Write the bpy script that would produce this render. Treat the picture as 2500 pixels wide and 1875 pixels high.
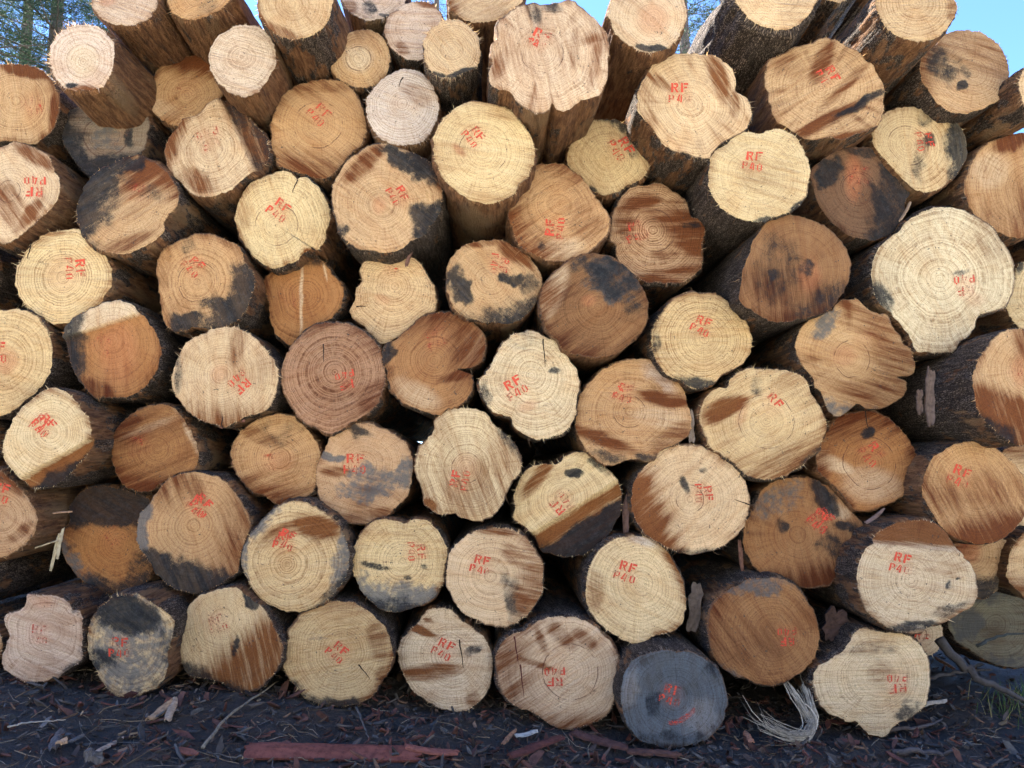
import bpy, math, random
import numpy as np
from mathutils import Vector, Matrix

for o in list(bpy.data.objects):
    bpy.data.objects.remove(o)
scene = bpy.context.scene
COL = scene.collection
R = math.radians

# ------------------------------------------------------------------ camera
CAM = np.array([0.0, -3.9, 1.4]); YAW = R(2.2); PITCH = R(5.8); FPX = 1805.0     # FPX: focal length in photograph pixels (2500 wide)
cam_data = bpy.data.cameras.new('camera'); cam = bpy.data.objects.new('camera', cam_data); COL.objects.link(cam)
cam.location = CAM; cam.rotation_euler = (R(90) + PITCH, 0, -YAW)
cam_data.sensor_width = 36.0; cam_data.lens = 36.0 * FPX / 2500.0; cam_data.clip_end = 2000.0
scene.camera = cam

# ------------------------------------------------------------------ sky, sun, exposure
SUN_AZ, SUN_EL = R(-46), R(53)                 # azimuth from +Y (behind the pile), to the left
world = bpy.data.worlds.new('World'); scene.world = world; world.use_nodes = True
wn = world.node_tree.nodes; wl = world.node_tree.links
for n in list(wn): wn.remove(n)
wout = wn.new('ShaderNodeOutputWorld'); bg = wn.new('ShaderNodeBackground'); sky = wn.new('ShaderNodeTexSky')
sky.sky_type = 'NISHITA'; sky.sun_disc = False; sky.sun_elevation = SUN_EL; sky.sun_rotation = SUN_AZ
sky.altitude = 3000; sky.air_density = 0.8; sky.dust_density = 0.0; sky.ozone_density = 9.0
bg.inputs['Strength'].default_value = 0.12
wl.new(sky.outputs[0], bg.inputs[0]); wl.new(bg.outputs[0], wout.inputs[0])
sun_data = bpy.data.lights.new('sun', 'SUN'); sun = bpy.data.objects.new('sun', sun_data); COL.objects.link(sun)
sun_data.energy = 5.0; sun_data.angle = R(0.5); sun_data.color = (1.0, 0.93, 0.82)
sdir = Vector((math.sin(SUN_AZ) * math.cos(SUN_EL), math.cos(SUN_AZ) * math.cos(SUN_EL), math.sin(SUN_EL)))
sun.rotation_euler = sdir.to_track_quat('Z', 'Y').to_euler()
sun.location = sdir * 30
scene.cycles.max_bounces = 6; scene.cycles.diffuse_bounces = 3; scene.cycles.glossy_bounces = 2; scene.cycles.transparent_max_bounces = 8; scene.cycles.adaptive_threshold = .02
vs = scene.view_settings
vs.view_transform = 'Standard'; vs.look = 'None'; vs.gamma = 1.0; vs.exposure = 2.68; vs.use_curve_mapping = False

# ------------------------------------------------------------------ helpers
FWD = np.array([math.sin(YAW) * math.cos(PITCH), math.cos(YAW) * math.cos(PITCH), math.sin(PITCH)])
RIGHT = np.array([math.cos(YAW), -math.sin(YAW), 0.0])
UP = np.cross(RIGHT, FWD)
TILE = {c: (x, y) for c, (x, y) in zip('ABCDEFGHIJKLMNOP', [(x, y) for y in (0, 500, 900, 1275) for x in (0, 600, 1200, 1700)])}
def to_px(tile, p):
    x0, y0 = TILE[tile]
    return np.array([x0 + p[0] / 2.765, y0 + p[1] / 2.765])
def rays(px):
    px = np.asarray(px, float)
    d = FWD[None] * FPX + RIGHT[None] * (px[:, 0:1] - 1250.0) + UP[None] * (937.5 - px[:, 1:2])
    return d / np.linalg.norm(d, axis=1, keepdims=True)
def at_depth(x, y, Y):                          # the place in the scene at depth Y that the photograph shows at (x, y)
    d = rays([[x, y]])[0]
    return CAM + d * ((Y - CAM[1]) / d[1])
def on_plane(px, p0, n):
    d = rays(px)
    t = ((p0 - CAM) @ n) / (d @ n)
    return CAM[None] + d * t[:, None]
def sstep(a, b, x):
    t = np.clip((x - a) / (b - a), 0, 1)
    return t * t * (3 - 2 * t)
class SinNoise:                                 # cheap smooth noise on arrays of points
    def __init__(self, seed, k=7):
        r = np.random.RandomState(seed)
        self.d = r.normal(size=(4, k, 3)); self.ph = r.uniform(0, 6.28, (4, k)); self.k = k
    def __call__(self, p, freq, octs=3):
        out = np.zeros(len(p)); amp = 1.0
        for o in range(octs):
            q = p @ self.d[o % 4].T * freq + self.ph[o % 4]
            q = q + 0.8 * np.sin(np.roll(q, 1, axis=1))
            out += amp * np.sin(q).mean(axis=1) * 1.6
            amp *= .5; freq *= 2.1
        return out
def new_mesh(name, verts, faces, mat, parent=None, smooth=True, attrs=None):
    me = bpy.data.meshes.new(name)
    me.from_pydata([tuple(v) for v in np.asarray(verts, float)], [], faces)
    if attrs:
        for an, (ty, arr) in attrs.items():
            a = me.attributes.new(an, ty, 'POINT')
            arr = np.asarray(arr, np.float32)
            if ty == 'FLOAT': a.data.foreach_set('value', arr.ravel())
            elif ty == 'FLOAT_VECTOR': a.data.foreach_set('vector', arr.ravel())
            else:
                a.data.foreach_set('color', np.concatenate([arr, np.ones((len(arr), 1), np.float32)], 1).ravel())
    if mat: me.materials.append(mat)
    if smooth: me.polygons.foreach_set('use_smooth', [True] * len(me.polygons))
    me.update()
    o = bpy.data.objects.new(name, me); COL.objects.link(o)
    if parent is not None: o.parent = parent
    return o
def empty(name, loc):
    o = bpy.data.objects.new(name, None); COL.objects.link(o); o.location = loc; o.empty_display_size = .1
    o.matrix_basis = Matrix.Translation(loc)
    return o
def tag(o, label, cat, group=None, kind=None):
    o['label'] = label; o['category'] = cat
    if group: o['group'] = group
    if kind: o['kind'] = kind

class NT:                                       # small node-tree writer
    def __init__(self, name):
        self.m = bpy.data.materials.new(name); self.m.use_nodes = True
        self.t = self.m.node_tree; self.t.nodes.clear()
        self.out = self.n('ShaderNodeOutputMaterial'); self.b = self.n('ShaderNodeBsdfPrincipled')
        self.t.links.new(self.b.outputs[0], self.out.inputs[0])
        self.b.inputs['Specular IOR Level'].default_value = .25; self.b.inputs['Roughness'].default_value = .85
    def n(self, ty, **kw):
        x = self.t.nodes.new(ty)
        for k, v in kw.items(): setattr(x, k, v)
        return x
    def put(self, sock, v):
        if hasattr(v, 'is_linked') or hasattr(v, 'links'): self.t.links.new(v, sock)
        elif isinstance(v, (tuple, list)): sock.default_value = tuple(v) + ((1,) if len(v) == 3 and sock.type == 'RGBA' else ())
        else: sock.default_value = v
    def math(self, op, a, b=0.0, c=0.0, clamp=False):
        x = self.n('ShaderNodeMath', operation=op, use_clamp=clamp)
        self.put(x.inputs[0], a); self.put(x.inputs[1], b); self.put(x.inputs[2], c)
        return x.outputs[0]
    def attr(self, name, out='Fac'):
        return self.n('ShaderNodeAttribute', attribute_name=name).outputs[out]
    def noise(self, vec, scale, detail=4, rough=.55, dist=0, out=0):
        x = self.n('ShaderNodeTexNoise'); self.put(x.inputs['Vector'], vec)
        x.inputs['Scale'].default_value = scale; x.inputs['Detail'].default_value = detail; x.inputs['Roughness'].default_value = rough; x.inputs['Distortion'].default_value = dist
        return x.outputs[out]
    def vmul(self, vec, s):
        x = self.n('ShaderNodeVectorMath', operation='MULTIPLY'); self.put(x.inputs[0], vec); x.inputs[1].default_value = s
        return x.outputs[0]
    def mix(self, f, a, b, blend='MIX'):
        x = self.n('ShaderNodeMix', data_type='RGBA', blend_type=blend); x.clamp_factor = True
        self.put(x.inputs[0], f); self.put(x.inputs[6], a); self.put(x.inputs[7], b)
        return x.outputs[2]
    def smooth(self, x, a, b, lo=0.0, hi=1.0):
        r = self.n('ShaderNodeMapRange', interpolation_type='SMOOTHSTEP'); self.put(r.inputs[0], x)
        r.inputs[1].default_value = a; r.inputs[2].default_value = b; r.inputs[3].default_value = lo; r.inputs[4].default_value = hi
        return r.outputs[0]
    def bump(self, h, strength=.5, dist=.01):
        x = self.n('ShaderNodeBump'); x.inputs['Strength'].default_value = strength; x.inputs['Distance'].default_value = dist
        self.put(x.inputs['Height'], h); self.t.links.new(x.outputs[0], self.b.inputs['Normal'])
    def color(self, c): self.put(self.b.inputs['Base Color'], c)

# ------------------------------------------------------------------ materials
def mat_wood():
    t = NT('sawn_wood'); uv = t.attr('fuv', 'Vector'); tone = t.attr('tone', 'Color')
    ring = t.attr('ring'); sp = t.attr('ringsp'); rc = t.attr('ringc'); brown = t.attr('brown'); dirt = t.attr('dirt'); grey = t.attr('grey'); crk = t.attr('crackr'); rim = t.attr('rim')
    n_low = t.noise(uv, 6, 3); n_mid = t.noise(uv, 34, 4, .65); n_fine = t.noise(uv, 220, 2, .7)
    streak = t.noise(t.vmul(uv, (7, 130, 1)), 1.0, 3, .6)             # long fibres dragged by the saw
    streak2 = t.noise(t.vmul(uv, (3.2, 30, 1)), 1.0, 4, .62)
    radial = t.noise(t.attr('pol', 'Vector'), 1.0, 3, .6)
    # growth rings
    ph = t.math('ADD', t.math('DIVIDE', ring, sp), t.math('MULTIPLY', t.math('SUBTRACT', n_low, .5), 1.1))
    ph = t.math('ADD', ph, t.math('MULTIPLY', t.math('SUBTRACT', n_mid, .5), .5))
    c1 = t.n('ShaderNodeCombineXYZ'); t.put(c1.inputs[0], t.math('MULTIPLY', ring, 26.0)); s1 = t.n('ShaderNodeSeparateXYZ'); t.put(s1.inputs[0], uv); t.put(c1.inputs[1], s1.outputs[2])
    ph = t.math('ADD', ph, t.math('MULTIPLY', t.noise(c1.outputs[0], 1.0, 2, .6), 4.5))      # good and bad years: uneven widths
    fr = t.math('FRACT', ph)
    prof = t.math('MULTIPLY', t.math('POWER', fr, 2.2), t.smooth(fr, .9, 1.0, 1.0, 0.0))
    comb = t.n('ShaderNodeCombineXYZ'); t.put(comb.inputs[0], t.math('MULTIPLY', t.math('FLOOR', ph), 3.7)); comb.inputs[2].default_value = 0.0
    sepz = t.n('ShaderNodeSeparateXYZ'); t.put(sepz.inputs[0], uv); t.put(comb.inputs[1], sepz.outputs[2])
    perring = t.noise(comb.outputs[0], 1.0, 0)
    ringk = t.math('MULTIPLY', prof, t.math('MULTIPLY', rc, t.math('ADD', .24, t.math('MULTIPLY', perring, 1.0))))
    ringk = t.math('MULTIPLY', ringk, t.smooth(t.math('ADD', n_mid, t.math('MULTIPLY', t.math('SUBTRACT', radial, .5), .6)), .30, .62, .35, 1.0))
    bm = t.math('MINIMUM', t.math('MULTIPLY', brown, 2.6), 1.0)
    sv = t.math('ADD', t.math('MULTIPLY', t.math('SUBTRACT', streak, .5), .9), t.math('MULTIPLY', t.math('SUBTRACT', streak2, .5), 1.9))
    brn = t.math('ADD', t.math('MULTIPLY', brown, 1.3), t.math('MULTIPLY', sv, bm), clamp=True)
    ringk = t.math('MULTIPLY', ringk, t.math('SUBTRACT', 1.0, t.math('MULTIPLY', brn, .45)))
    # base colour
    c = t.mix(t.smooth(streak2, .42, .75, 0, .40), tone, t.mix(1.0, tone, (.72, .52, .38), 'MULTIPLY'))
    c = t.mix(t.smooth(n_low, .45, .75, 0, .40), c, t.mix(1.0, c, (.76, .58, .42), 'MULTIPLY'))
    c = t.mix(ringk, c, t.mix(1.0, c, (.34, .22, .14), 'MULTIPLY'))
    c = t.mix(brn, c, t.mix(1.0, c, (.29, .148, .075), 'MULTIPLY'))
    c = t.mix(t.smooth(streak, .54, .76, 0, .30), c, t.mix(1.0, c, (.58, .45, .34), 'MULTIPLY'))
    c = t.mix(t.smooth(radial, .52, .70, 0, .42), c, t.mix(1.0, c, (.60, .46, .35), 'MULTIPLY'))
    c = t.mix(t.smooth(n_fine, .48, .72, 0, .62), c, t.mix(1.0, c, (.45, .36, .29), 'MULTIPLY'))
    c = t.mix(t.smooth(n_fine, .50, .28, 0, .30), c, t.mix(1.0, c, (1.30, 1.32, 1.36), 'MULTIPLY'))
    # ring cracks filled with resin
    ck = t.math('ABSOLUTE', t.math('ADD', crk, t.math('MULTIPLY', t.math('SUBTRACT', n_mid, .5), .012)))
    ckf = t.math('MULTIPLY', t.smooth(ck, .0006, .0034, 1, 0), t.smooth(t.noise(uv, 14, 2), .40, .56))
    c = t.mix(t.math('MULTIPLY', ckf, .85), c, (.07, .022, .014))
    # bark rim and dirt
    c = t.mix(t.smooth(t.math('ADD', rim, t.math('MULTIPLY', t.math('SUBTRACT', n_mid, .5), .5)), .55, .9, 0, .8), c, (.10, .055, .035))
    spk = t.math('MULTIPLY', t.smooth(t.noise(uv, 75, 2, .5), .665, .70), t.smooth(t.noise(uv, 9, 2), .42, .6))
    c = t.mix(t.math('MULTIPLY', spk, .8), c, (.05, .045, .04))
    n_big = t.noise(uv, 13, 3, .6)
    gf = t.smooth(t.math('ADD', grey, t.math('MULTIPLY', t.math('ADD', t.math('SUBTRACT', n_mid, .5), t.math('SUBTRACT', n_big, .5)), t.math('MINIMUM', t.math('MULTIPLY', grey, 3), 1.15))), .25, .85)
    gs = t.n('ShaderNodeHueSaturation'); gs.inputs['Saturation'].default_value = .40; gs.inputs['Value'].default_value = .32; t.put(gs.inputs['Color'], c)
    c = t.mix(t.math('MULTIPLY', gf, .93), c, t.mix(.4, t.mix(1.0, gs.outputs[0], (.97, 1.0, 1.03), 'MULTIPLY'), t.mix(n_mid, (.055, .057, .06), (.19, .19, .185))))
    soft = t.smooth(t.math('ADD', dirt, t.math('MULTIPLY', t.math('ADD', t.math('SUBTRACT', n_big, .5), t.math('MULTIPLY', t.math('SUBTRACT', streak2, .5), .8)), t.math('MINIMUM', t.math('MULTIPLY', dirt, 3), .9))), .05, .75)
    c = t.mix(t.math('MULTIPLY', soft, .85), c, t.mix(1.0, c, (.30, .34, .40), 'MULTIPLY'))                                   # thin grey film
    rag = t.math('ADD', t.math('ADD', t.math('MULTIPLY', t.math('SUBTRACT', n_fine, .5), .75), t.math('MULTIPLY', t.math('SUBTRACT', t.noise(uv, 48, 5, .8), .5), 1.45)), t.math('ADD', t.math('MULTIPLY', t.math('SUBTRACT', streak2, .5), .7), t.math('MULTIPLY', t.math('SUBTRACT', n_big, .5), 1.3)))
    df = t.smooth(t.math('ADD', dirt, t.math('MULTIPLY', rag, t.math('MINIMUM', t.math('MULTIPLY', dirt, 3), 1.0))), .34, .86)
    dcol = t.mix(t.smooth(t.noise(uv, 30, 5, .8), .42, .72), (.0065, .008, .011), (.030, .033, .038))
    dcol = t.mix(t.smooth(streak2, .35, .65, .02, .30), dcol, c)
    c = t.mix(t.math('MULTIPLY', df, .96), c, dcol)
    t.color(c)
    h = t.math('ADD', t.math('ADD', streak, t.math('MULTIPLY', n_fine, .6)), t.math('MULTIPLY', streak2, 1.2))
    t.bump(h, .9, .011)
    return t.m
def mat_bark():
    t = NT('bark'); uv = t.attr('buv', 'Vector'); strip = t.attr('strip')
    big = t.noise(t.vmul(uv, (5, 1.6, 1)), 1.0, 4, .6); fib = t.noise(t.vmul(uv, (62, 9, 1)), 1.0, 4, .65); fine = t.noise(uv, 150, 2, .7)
    plates = t.n('ShaderNodeTexVoronoi', feature='DISTANCE_TO_EDGE'); t.put(plates.inputs['Vector'], t.vmul(uv, (34, 9, 1)))
    w = t.n('ShaderNodeVectorMath', operation='ADD'); t.put(w.inputs[0], t.vmul(uv, (27, 9, 1))); t.put(w.inputs[1], t.noise(uv, 9, 4, .6, out=1))
    t.put(plates.inputs['Vector'], w.outputs[0])
    gap = t.smooth(plates.outputs['Distance'], .02, .22, 1, 0)
    rough = t.mix(t.smooth(fib, .35, .7), (.10, .072, .055), (.28, .215, .165))
    rough = t.mix(t.math('MULTIPLY', gap, .95), rough, (.030, .020, .015))
    bare = t.mix(t.smooth(fib, .3, .72), (.13, .055, .025), (.40, .20, .09))
    bare = t.mix(t.smooth(big, .5, .68), bare, (.33, .205, .11))
    bare = t.mix(t.smooth(t.noise(t.vmul(uv, (22, 3, 1)), 1.0, 5, .65), .54, .66, 0, .8), bare, (.09, .045, .030))
    sf = t.smooth(t.math('ADD', strip, t.math('MULTIPLY', t.math('SUBTRACT', t.noise(t.vmul(uv, (12, 4.5, 1)), 1.0, 5, .65), .5), 2.0)), .42, .58)
    c = t.mix(sf, rough, bare)
    c = t.mix(t.smooth(fine, .5, .75, 0, .5), c, t.mix(1.0, c, (.45, .42, .40), 'MULTIPLY'))
    t.color(c)
    h = t.math('ADD', t.math('SUBTRACT', 1.0, gap), t.math('MULTIPLY', fib, .9))
    t.bump(h, 1.0, .028)
    return t.m
def mat_attr(name, rough=.85, nscale=60, var=.5, dark=(.45, .42, .40), bump=.4, trans=0):
    t = NT(name); c = t.attr('tone', 'Color'); g = t.n('ShaderNodeTexCoord').outputs['Object']
    n = t.noise(g, nscale, 5, .65)
    t.color(t.mix(t.smooth(n, .4, .7, 0, var), c, t.mix(1.0, c, dark, 'MULTIPLY'))); t.b.inputs['Roughness'].default_value = rough
    if bump: t.bump(n, bump, .006)
    return t.m
def mat_paint():
    t = NT('stencil_paint'); uv = t.attr('fuv', 'Vector'); op = t.attr('opac')
    n = t.noise(uv, 120, 4, .7); st = t.noise(t.vmul(uv, (20, 200, 1)), 1.0, 3, .6)
    c = t.mix(n, (.52, .045, .025), (.66, .105, .06)); t.color(c)
    k = t.math('ADD', op, t.math('MULTIPLY', t.math('ADD', t.math('SUBTRACT', n, .5), t.math('SUBTRACT', st, .5)), .9))
    t.put(t.b.inputs['Alpha'], t.smooth(k, .24, .85, 0, .92))
    t.bump(n, .4, .003)
    return t.m
def mat_plain(name, c, rough=.9):
    t = NT(name); g = t.n('ShaderNodeTexCoord').outputs['Object']; n = t.noise(g, 90, 3)
    t.color(t.mix(n, tuple(v * .6 for v in c), tuple(min(1, v * 1.4) for v in c))); t.b.inputs['Roughness'].default_value = rough
    return t.m
def mat_ground():
    t = NT('soil'); g = t.n('ShaderNodeTexCoord').outputs['Object']; lit = t.attr('mulch')
    n1 = t.noise(g, 3, 6, .6); n2 = t.noise(g, 38, 6, .7); n3 = t.noise(g, 140, 3, .6)
    mul = t.mix(n2, (.030, .028, .027), (.100, .085, .074))
    mul = t.mix(t.smooth(n3, .55, .75, 0, .6), mul, (.13, .105, .085))
    road = t.mix(n1, (.42, .405, .325), (.51, .49, .40)); road = t.mix(t.smooth(n2, .5, .75, 0, .5), road, (.34, .32, .25))
    t.color(t.mix(t.smooth(t.math('ADD', lit, t.math('MULTIPLY', t.math('SUBTRACT', n1, .5), .5)), .4, .6), road, mul))
    t.bump(t.math('ADD', n2, t.math('MULTIPLY', n3, .5)), .9, .03)
    return t.m
def mat_leaf(name, tint=(1.3, 1.35, .7), amount=.35):
    t = NT(name); c = t.attr('tone', 'Color'); t.color(c); t.b.inputs['Roughness'].default_value = .6
    tr = t.n('ShaderNodeBsdfTranslucent'); t.put(tr.inputs[0], t.mix(1.0, c, tint, 'MULTIPLY'))
    mx = t.n('ShaderNodeMixShader'); mx.inputs[0].default_value = amount
    t.t.links.new(t.b.outputs[0], mx.inputs[1]); t.t.links.new(tr.outputs[0], mx.inputs[2]); t.t.links.new(mx.outputs[0], t.out.inputs[0])
    return t.m
M_WOOD = mat_wood(); M_BARK = mat_bark(); M_PAINT = mat_paint()
M_FRINGE = mat_leaf('splinters', (1.1, 1.0, .75), .45); M_CRACK = mat_plain('crack_shade', (.022, .014, .011)); M_RESIN = mat_plain('crack_resin', (.075, .014, .012))
M_CHIP = mat_attr('bark_chips', nscale=45, var=.7, bump=.7); M_GROUND = mat_ground(); M_NEEDLE = mat_leaf('needles'); M_TRUNK = mat_attr('trunk_bark', nscale=14, var=.8, bump=.8)
M_GRASS = mat_leaf('grass_blades')
# ------------------------------------------------------------------ the logs, as read off the photograph
# each log: sheet letter (which part of the photograph the numbers refer to), outline of the sawn face, pith, metres the face stands
# proud (-) or set back (+), wood tone, direction of the saw marks, stains, stencil mark, label, and a few extras
LOGS = []
def L(key, tile, outline, pith, depth, tone, saw, stains, mark, label, **ex):
    pts = [tuple(float(v) for v in p.split(',')) for p in outline.split()]
    LOGS.append(dict(key=key, tile=tile, pts=pts, pith=pith, depth=depth, tone=tone, saw=saw, stains=stains, mark=mark, label=label, **ex))

# ---- top row, cut by the top of the picture
L(1,'A','620,-20 630,40 660,100 720,145 800,170 880,172 960,150 1020,100 1055,50 1060,0 1050,-60 1000,-150 900,-200 780,-190 680,-130 635,-70',(840,-10),-.33,'K',20,
  [('r','e',720,10,60,30,0,.5)],None,'pinkish pale log at the top left corner against the pine trees',bk=.75)
L(2,'A','1120,-30 1135,40 1160,90 1210,120 1300,132 1380,115 1470,70 1540,20 1580,-40 1560,-140 1460,-220 1330,-230 1200,-180 1130,-100',(1340,-40),-.3,'T',-25,
  [('d','e',1400,60,90,40,-30,.35)],None,'tan log with grey smear, second from the left along the top edge',bk=.6,grow=1.28)
L(3,'B','75,-10 80,60 110,140 170,210 240,250 330,265 430,245 500,205 550,140 580,60 590,-20 570,-110 500,-190 390,-230 260,-220 150,-160 95,-80',(310,30),-.36,'P',60,
  [('b','e',230,210,130,40,25,.6)],None,'large pale log with grey rough bark, third along the top edge',bk=.45,grow=1.22)
L(4,'B','640,-20 665,35 700,80 760,120 830,140 900,130 970,105 1040,60 1080,0 1090,-60 1050,-150 950,-200 830,-200 720,-150 660,-90',(860,-30),.02,'K',10,
  [('d','e',850,60,70,45,60,.7),('d','e',960,110,50,30,0,.6),('b','e',700,40,60,50,30,.6)],None,'tan log with black blotches behind two small logs at the top edge',bk=.4,grow=1.25)
L(5,'B','935,180 950,130 990,80 1050,35 1130,10 1210,10 1280,45 1320,90 1330,150 1325,210 1300,270 1260,340 1190,395 1110,400 1030,365 975,310 945,250',(1150,185),-.08,'K',0,
  [('b','e',1230,30,90,30,10,.6),('b','e',1060,330,60,40,40,.5)],None,'small pink log with cracked rings, partly behind a smaller pale log',bk=.5)
L(6,'B','570,420 580,350 615,280 670,225 740,200 830,200 900,230 950,290 972,370 965,450 930,530 870,575 780,590 700,575 630,530 585,480',(760,395),-.06,'T2',55,
  [('p','e',760,395,95,95,0,.9),('d','e',790,320,30,20,0,.4)],None,'small unmarked tan log with a round pale heart',bk=.35)
L(7,'B','1200,330 1205,270 1240,200 1300,150 1380,130 1460,145 1530,195 1570,260 1582,340 1575,410 1550,460 1480,490 1400,525 1330,525 1270,500 1230,450 1205,390',(1390,330),-.3,'P',50,
  [('d','e',1480,500,130,40,-18,1.1),('d','e',1300,510,60,30,20,.8)],None,'small pale log with blackened lower rim and yellow splinters on top',bk=.3,fr=2.2)
L(8,'B','1360,-20 1380,50 1430,100 1510,140 1600,148 1690,130 1760,90 1830,40 1880,-10 1880,-100 1800,-190 1680,-230 1540,-220 1430,-160 1375,-90',(1610,-50),-.12,'P',-30,
  [('b','h',1440,60,150,60,.7)],None,'pale log with orange left rim at the top edge above a small log',bk=.7,grow=1.12)
L(9,'C','30,170 60,120 130,70 210,25 290,15 330,30 400,20 470,5 540,0 600,30 640,70 665,100 700,130 750,175 790,230 795,300 785,400 790,480 770,560 740,620 680,660 600,680 580,700 520,745 450,750 425,720 410,690 390,740 340,770 280,765 210,720 160,670 130,620 90,605 30,595 -10,550 -20,480 10,430 -5,370 5,290 40,270 45,220',(340,355),-.45,'K2',75,
  [('d','e',290,70,40,120,-10,.55),('d','e',420,50,80,40,0,.6),('b','e',700,420,40,200,10,.5),('b','e',60,420,60,120,20,.45),('b','e',560,330,40,160,5,.4)],(325,270,25,.75,'smear'),'big fluted pinkish log with lobed outline, largest of the top rows',bk=.5,flute=(11,.022),redring=150)
L(10,'C','790,60 800,140 830,210 880,265 950,320 1010,345 1090,350 1180,335 1240,290 1285,220 1310,140 1318,60 1305,-10 1260,-90 1170,-140 1050,-150 920,-120 830,-50',(1090,130),-.38,'P2',40,
  [('d','e',1090,330,120,28,5,1.0),('r','e',1090,130,110,110,0,.5)],None,'pale log with pink heart and dirty bottom left of the blue sky gap',bk=.75)
L(11,'D','250,-30 280,30 330,95 400,150 480,185 560,200 640,190 710,150 770,90 810,30 825,-30 800,-130 720,-210 600,-240 460,-230 340,-170 270,-100',(560,-40),-.35,'P',0,
  [],None,'pale log with thick furrowed grey bark, sunlit along its left side',bk=-.1,thick=1.0,grow=1.3)
L(12,'D','1210,0 1215,60 1240,120 1290,185 1360,240 1440,270 1530,278 1610,260 1680,210 1730,140 1760,70 1760,20 1740,-20 1700,-90 1600,-150 1480,-170 1350,-140 1250,-80',(1480,20),-.42,'P',0,
  [('b','e',1730,60,40,90,0,.5)],None,'pale clean log at the top right against blue sky',bk=.4,grow=1.12)
L(13,'D','740,-210 770,-310 850,-390 960,-420 1070,-390 1150,-310 1170,-200 1140,-90 1060,-20 950,10 850,-20 770,-100',(960,-200),-.08,'P',0,[],None,'dark barked log whose end is above the top right edge',bk=.4,grow=1.25)
L(14,'D','1510,460 1520,400 1560,350 1600,320 1640,270 1690,225 1760,205 1840,200 1930,220 2010,270 2070,340 2105,420 2115,510 2100,600 2070,650 2000,700 1900,745 1800,765 1720,750 1650,710 1600,650 1550,580 1520,520',(1870,490),-.15,'T2',20,
  [('d','e',1640,450,110,120,20,.62),('d','e',1775,575,40,32,0,1.2),('d','e',1800,480,50,40,20,.5),('b','h',1620,400,190,80,.6)],None,'tan log with black holes and grey patch under the blue sky',bk=.35)
L(15,'D','2178,560 2195,500 2240,450 2310,430 2390,450 2440,520 2450,610 2420,700 2350,750 2270,750 2210,700 2185,630',(2320,590),-.3,'P',0,[],None,'log cut by the right edge below the blue sky, grey bark showing',bk=.5)
L(16,'D','1810,1300 1815,1220 1840,1130 1890,1040 1950,980 2050,930 2150,900 2260,900 2380,950 2470,1060 2500,1200 2490,1340 2430,1450 2330,1540 2200,1600 2080,1580 1950,1510 1860,1420',(2280,1290),-.02,'T',85,
  [('b','e',2120,950,140,70,-20,.8),('p','e',1980,1150,140,120,-40,.5),('b','h',2100,1350,60,200,.5)],None,'big tan log cut by the right edge above the large pale yellow log',bk=.5)
L(17,'H','2095,680 2130,600 2150,500 2170,420 2212,380 2320,360 2420,420 2470,530 2460,660 2400,760 2300,830 2200,840 2130,770',(2330,590),.1,'Y',0,[('d','e',2170,430,30,60,0,.7)],None,'pale yellow log sliver at the right edge beside the biggest pale log',bk=.5)
L(18,'H','1870,1200 1880,1110 1920,1020 1990,920 2050,860 2130,840 2212,840 2330,860 2430,930 2490,1040 2500,1180 2450,1320 2380,1420 2300,1560 2212,1625 2100,1590 2000,1510 1920,1420 1880,1300',(2260,1120),-.36,'T2',80,
  [('d','h',2040,1480,125,50,.75),('b','h',2000,1230,110,60,.8),('r','e',2200,1120,80,120,0,.5)],(2200,1110,20,.45,'full'),'orange tan log at the right edge with long grey bark showing at left',bk=.18)
# ---- second row
L(19,'A','330,420 335,340 360,280 410,215 480,175 560,165 640,175 700,205 745,250 770,320 765,400 750,480 720,550 690,590 620,605 540,610 460,600 400,560 360,500',(562,415),-.34,'K3',28,
  [('b','e',560,610,120,40,5,.8),('d','e',480,570,50,20,0,1.1),('p','e',562,415,110,110,0,.8)],None,'whitish pink log with sunlit splinters on its upper left rim',bk=.78,fr=3.5,grow=1.22)
L(20,'A','-30,440 60,430 150,430 230,450 300,490 345,540 385,600 405,680 395,760 370,840 330,900 270,950 240,975 150,960 50,950 -30,950 -120,900 -180,800 -200,690 -180,580 -120,490',(110,680),-.06,'T2',80,
  [('b','e',180,480,220,45,12,.9),('b','e',370,720,40,170,10,.7)],(215,710,160,.55,'full'),'tan log at the left edge below the pines with flaking brown bark',bk=.3)
L(21,'A','410,900 415,830 440,770 510,720 590,680 690,650 790,645 870,665 940,715 990,765 1010,830 995,920 980,1000 930,1060 860,1100 780,1140 700,1180 620,1200 560,1150 500,1080 450,1010 415,950',(720,920),.03,'B2',0,
  [('d','h',560,900,170,90,.75),('d','h',700,1060,80,60,.85),('d','e',700,800,160,45,-12,.5),('d','e',870,900,35,90,0,.7),('g','e',720,930,130,130,0,.5)],(800,900,-40,.35,'smear'),'dark dirty log with a black cracked ring round its heart',bk=.3,redring=150)
L(22,'A','515,1400 530,1330 560,1270 600,1210 660,1150 740,1110 850,1060 950,1050 1020,1080 1080,1110 1130,1160 1180,1240 1205,1320 1190,1400 1140,1450 1110,1500 1100,1560 1040,1620 960,1670 880,1710 790,1710 690,1690 600,1640 550,1570 525,1480',(880,1370),-.16,'T2',-35,
  [('d','h',730,1380,200,150,1.05),('d','e',850,1120,170,60,-15,.9),('b','e',850,1640,200,50,-20,.5),('d','e',1000,1300,70,70,0,.38)],(950,1310,10,.45,'smear'),'log half charcoal black on its left, half tan on its right',bk=.45)
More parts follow.
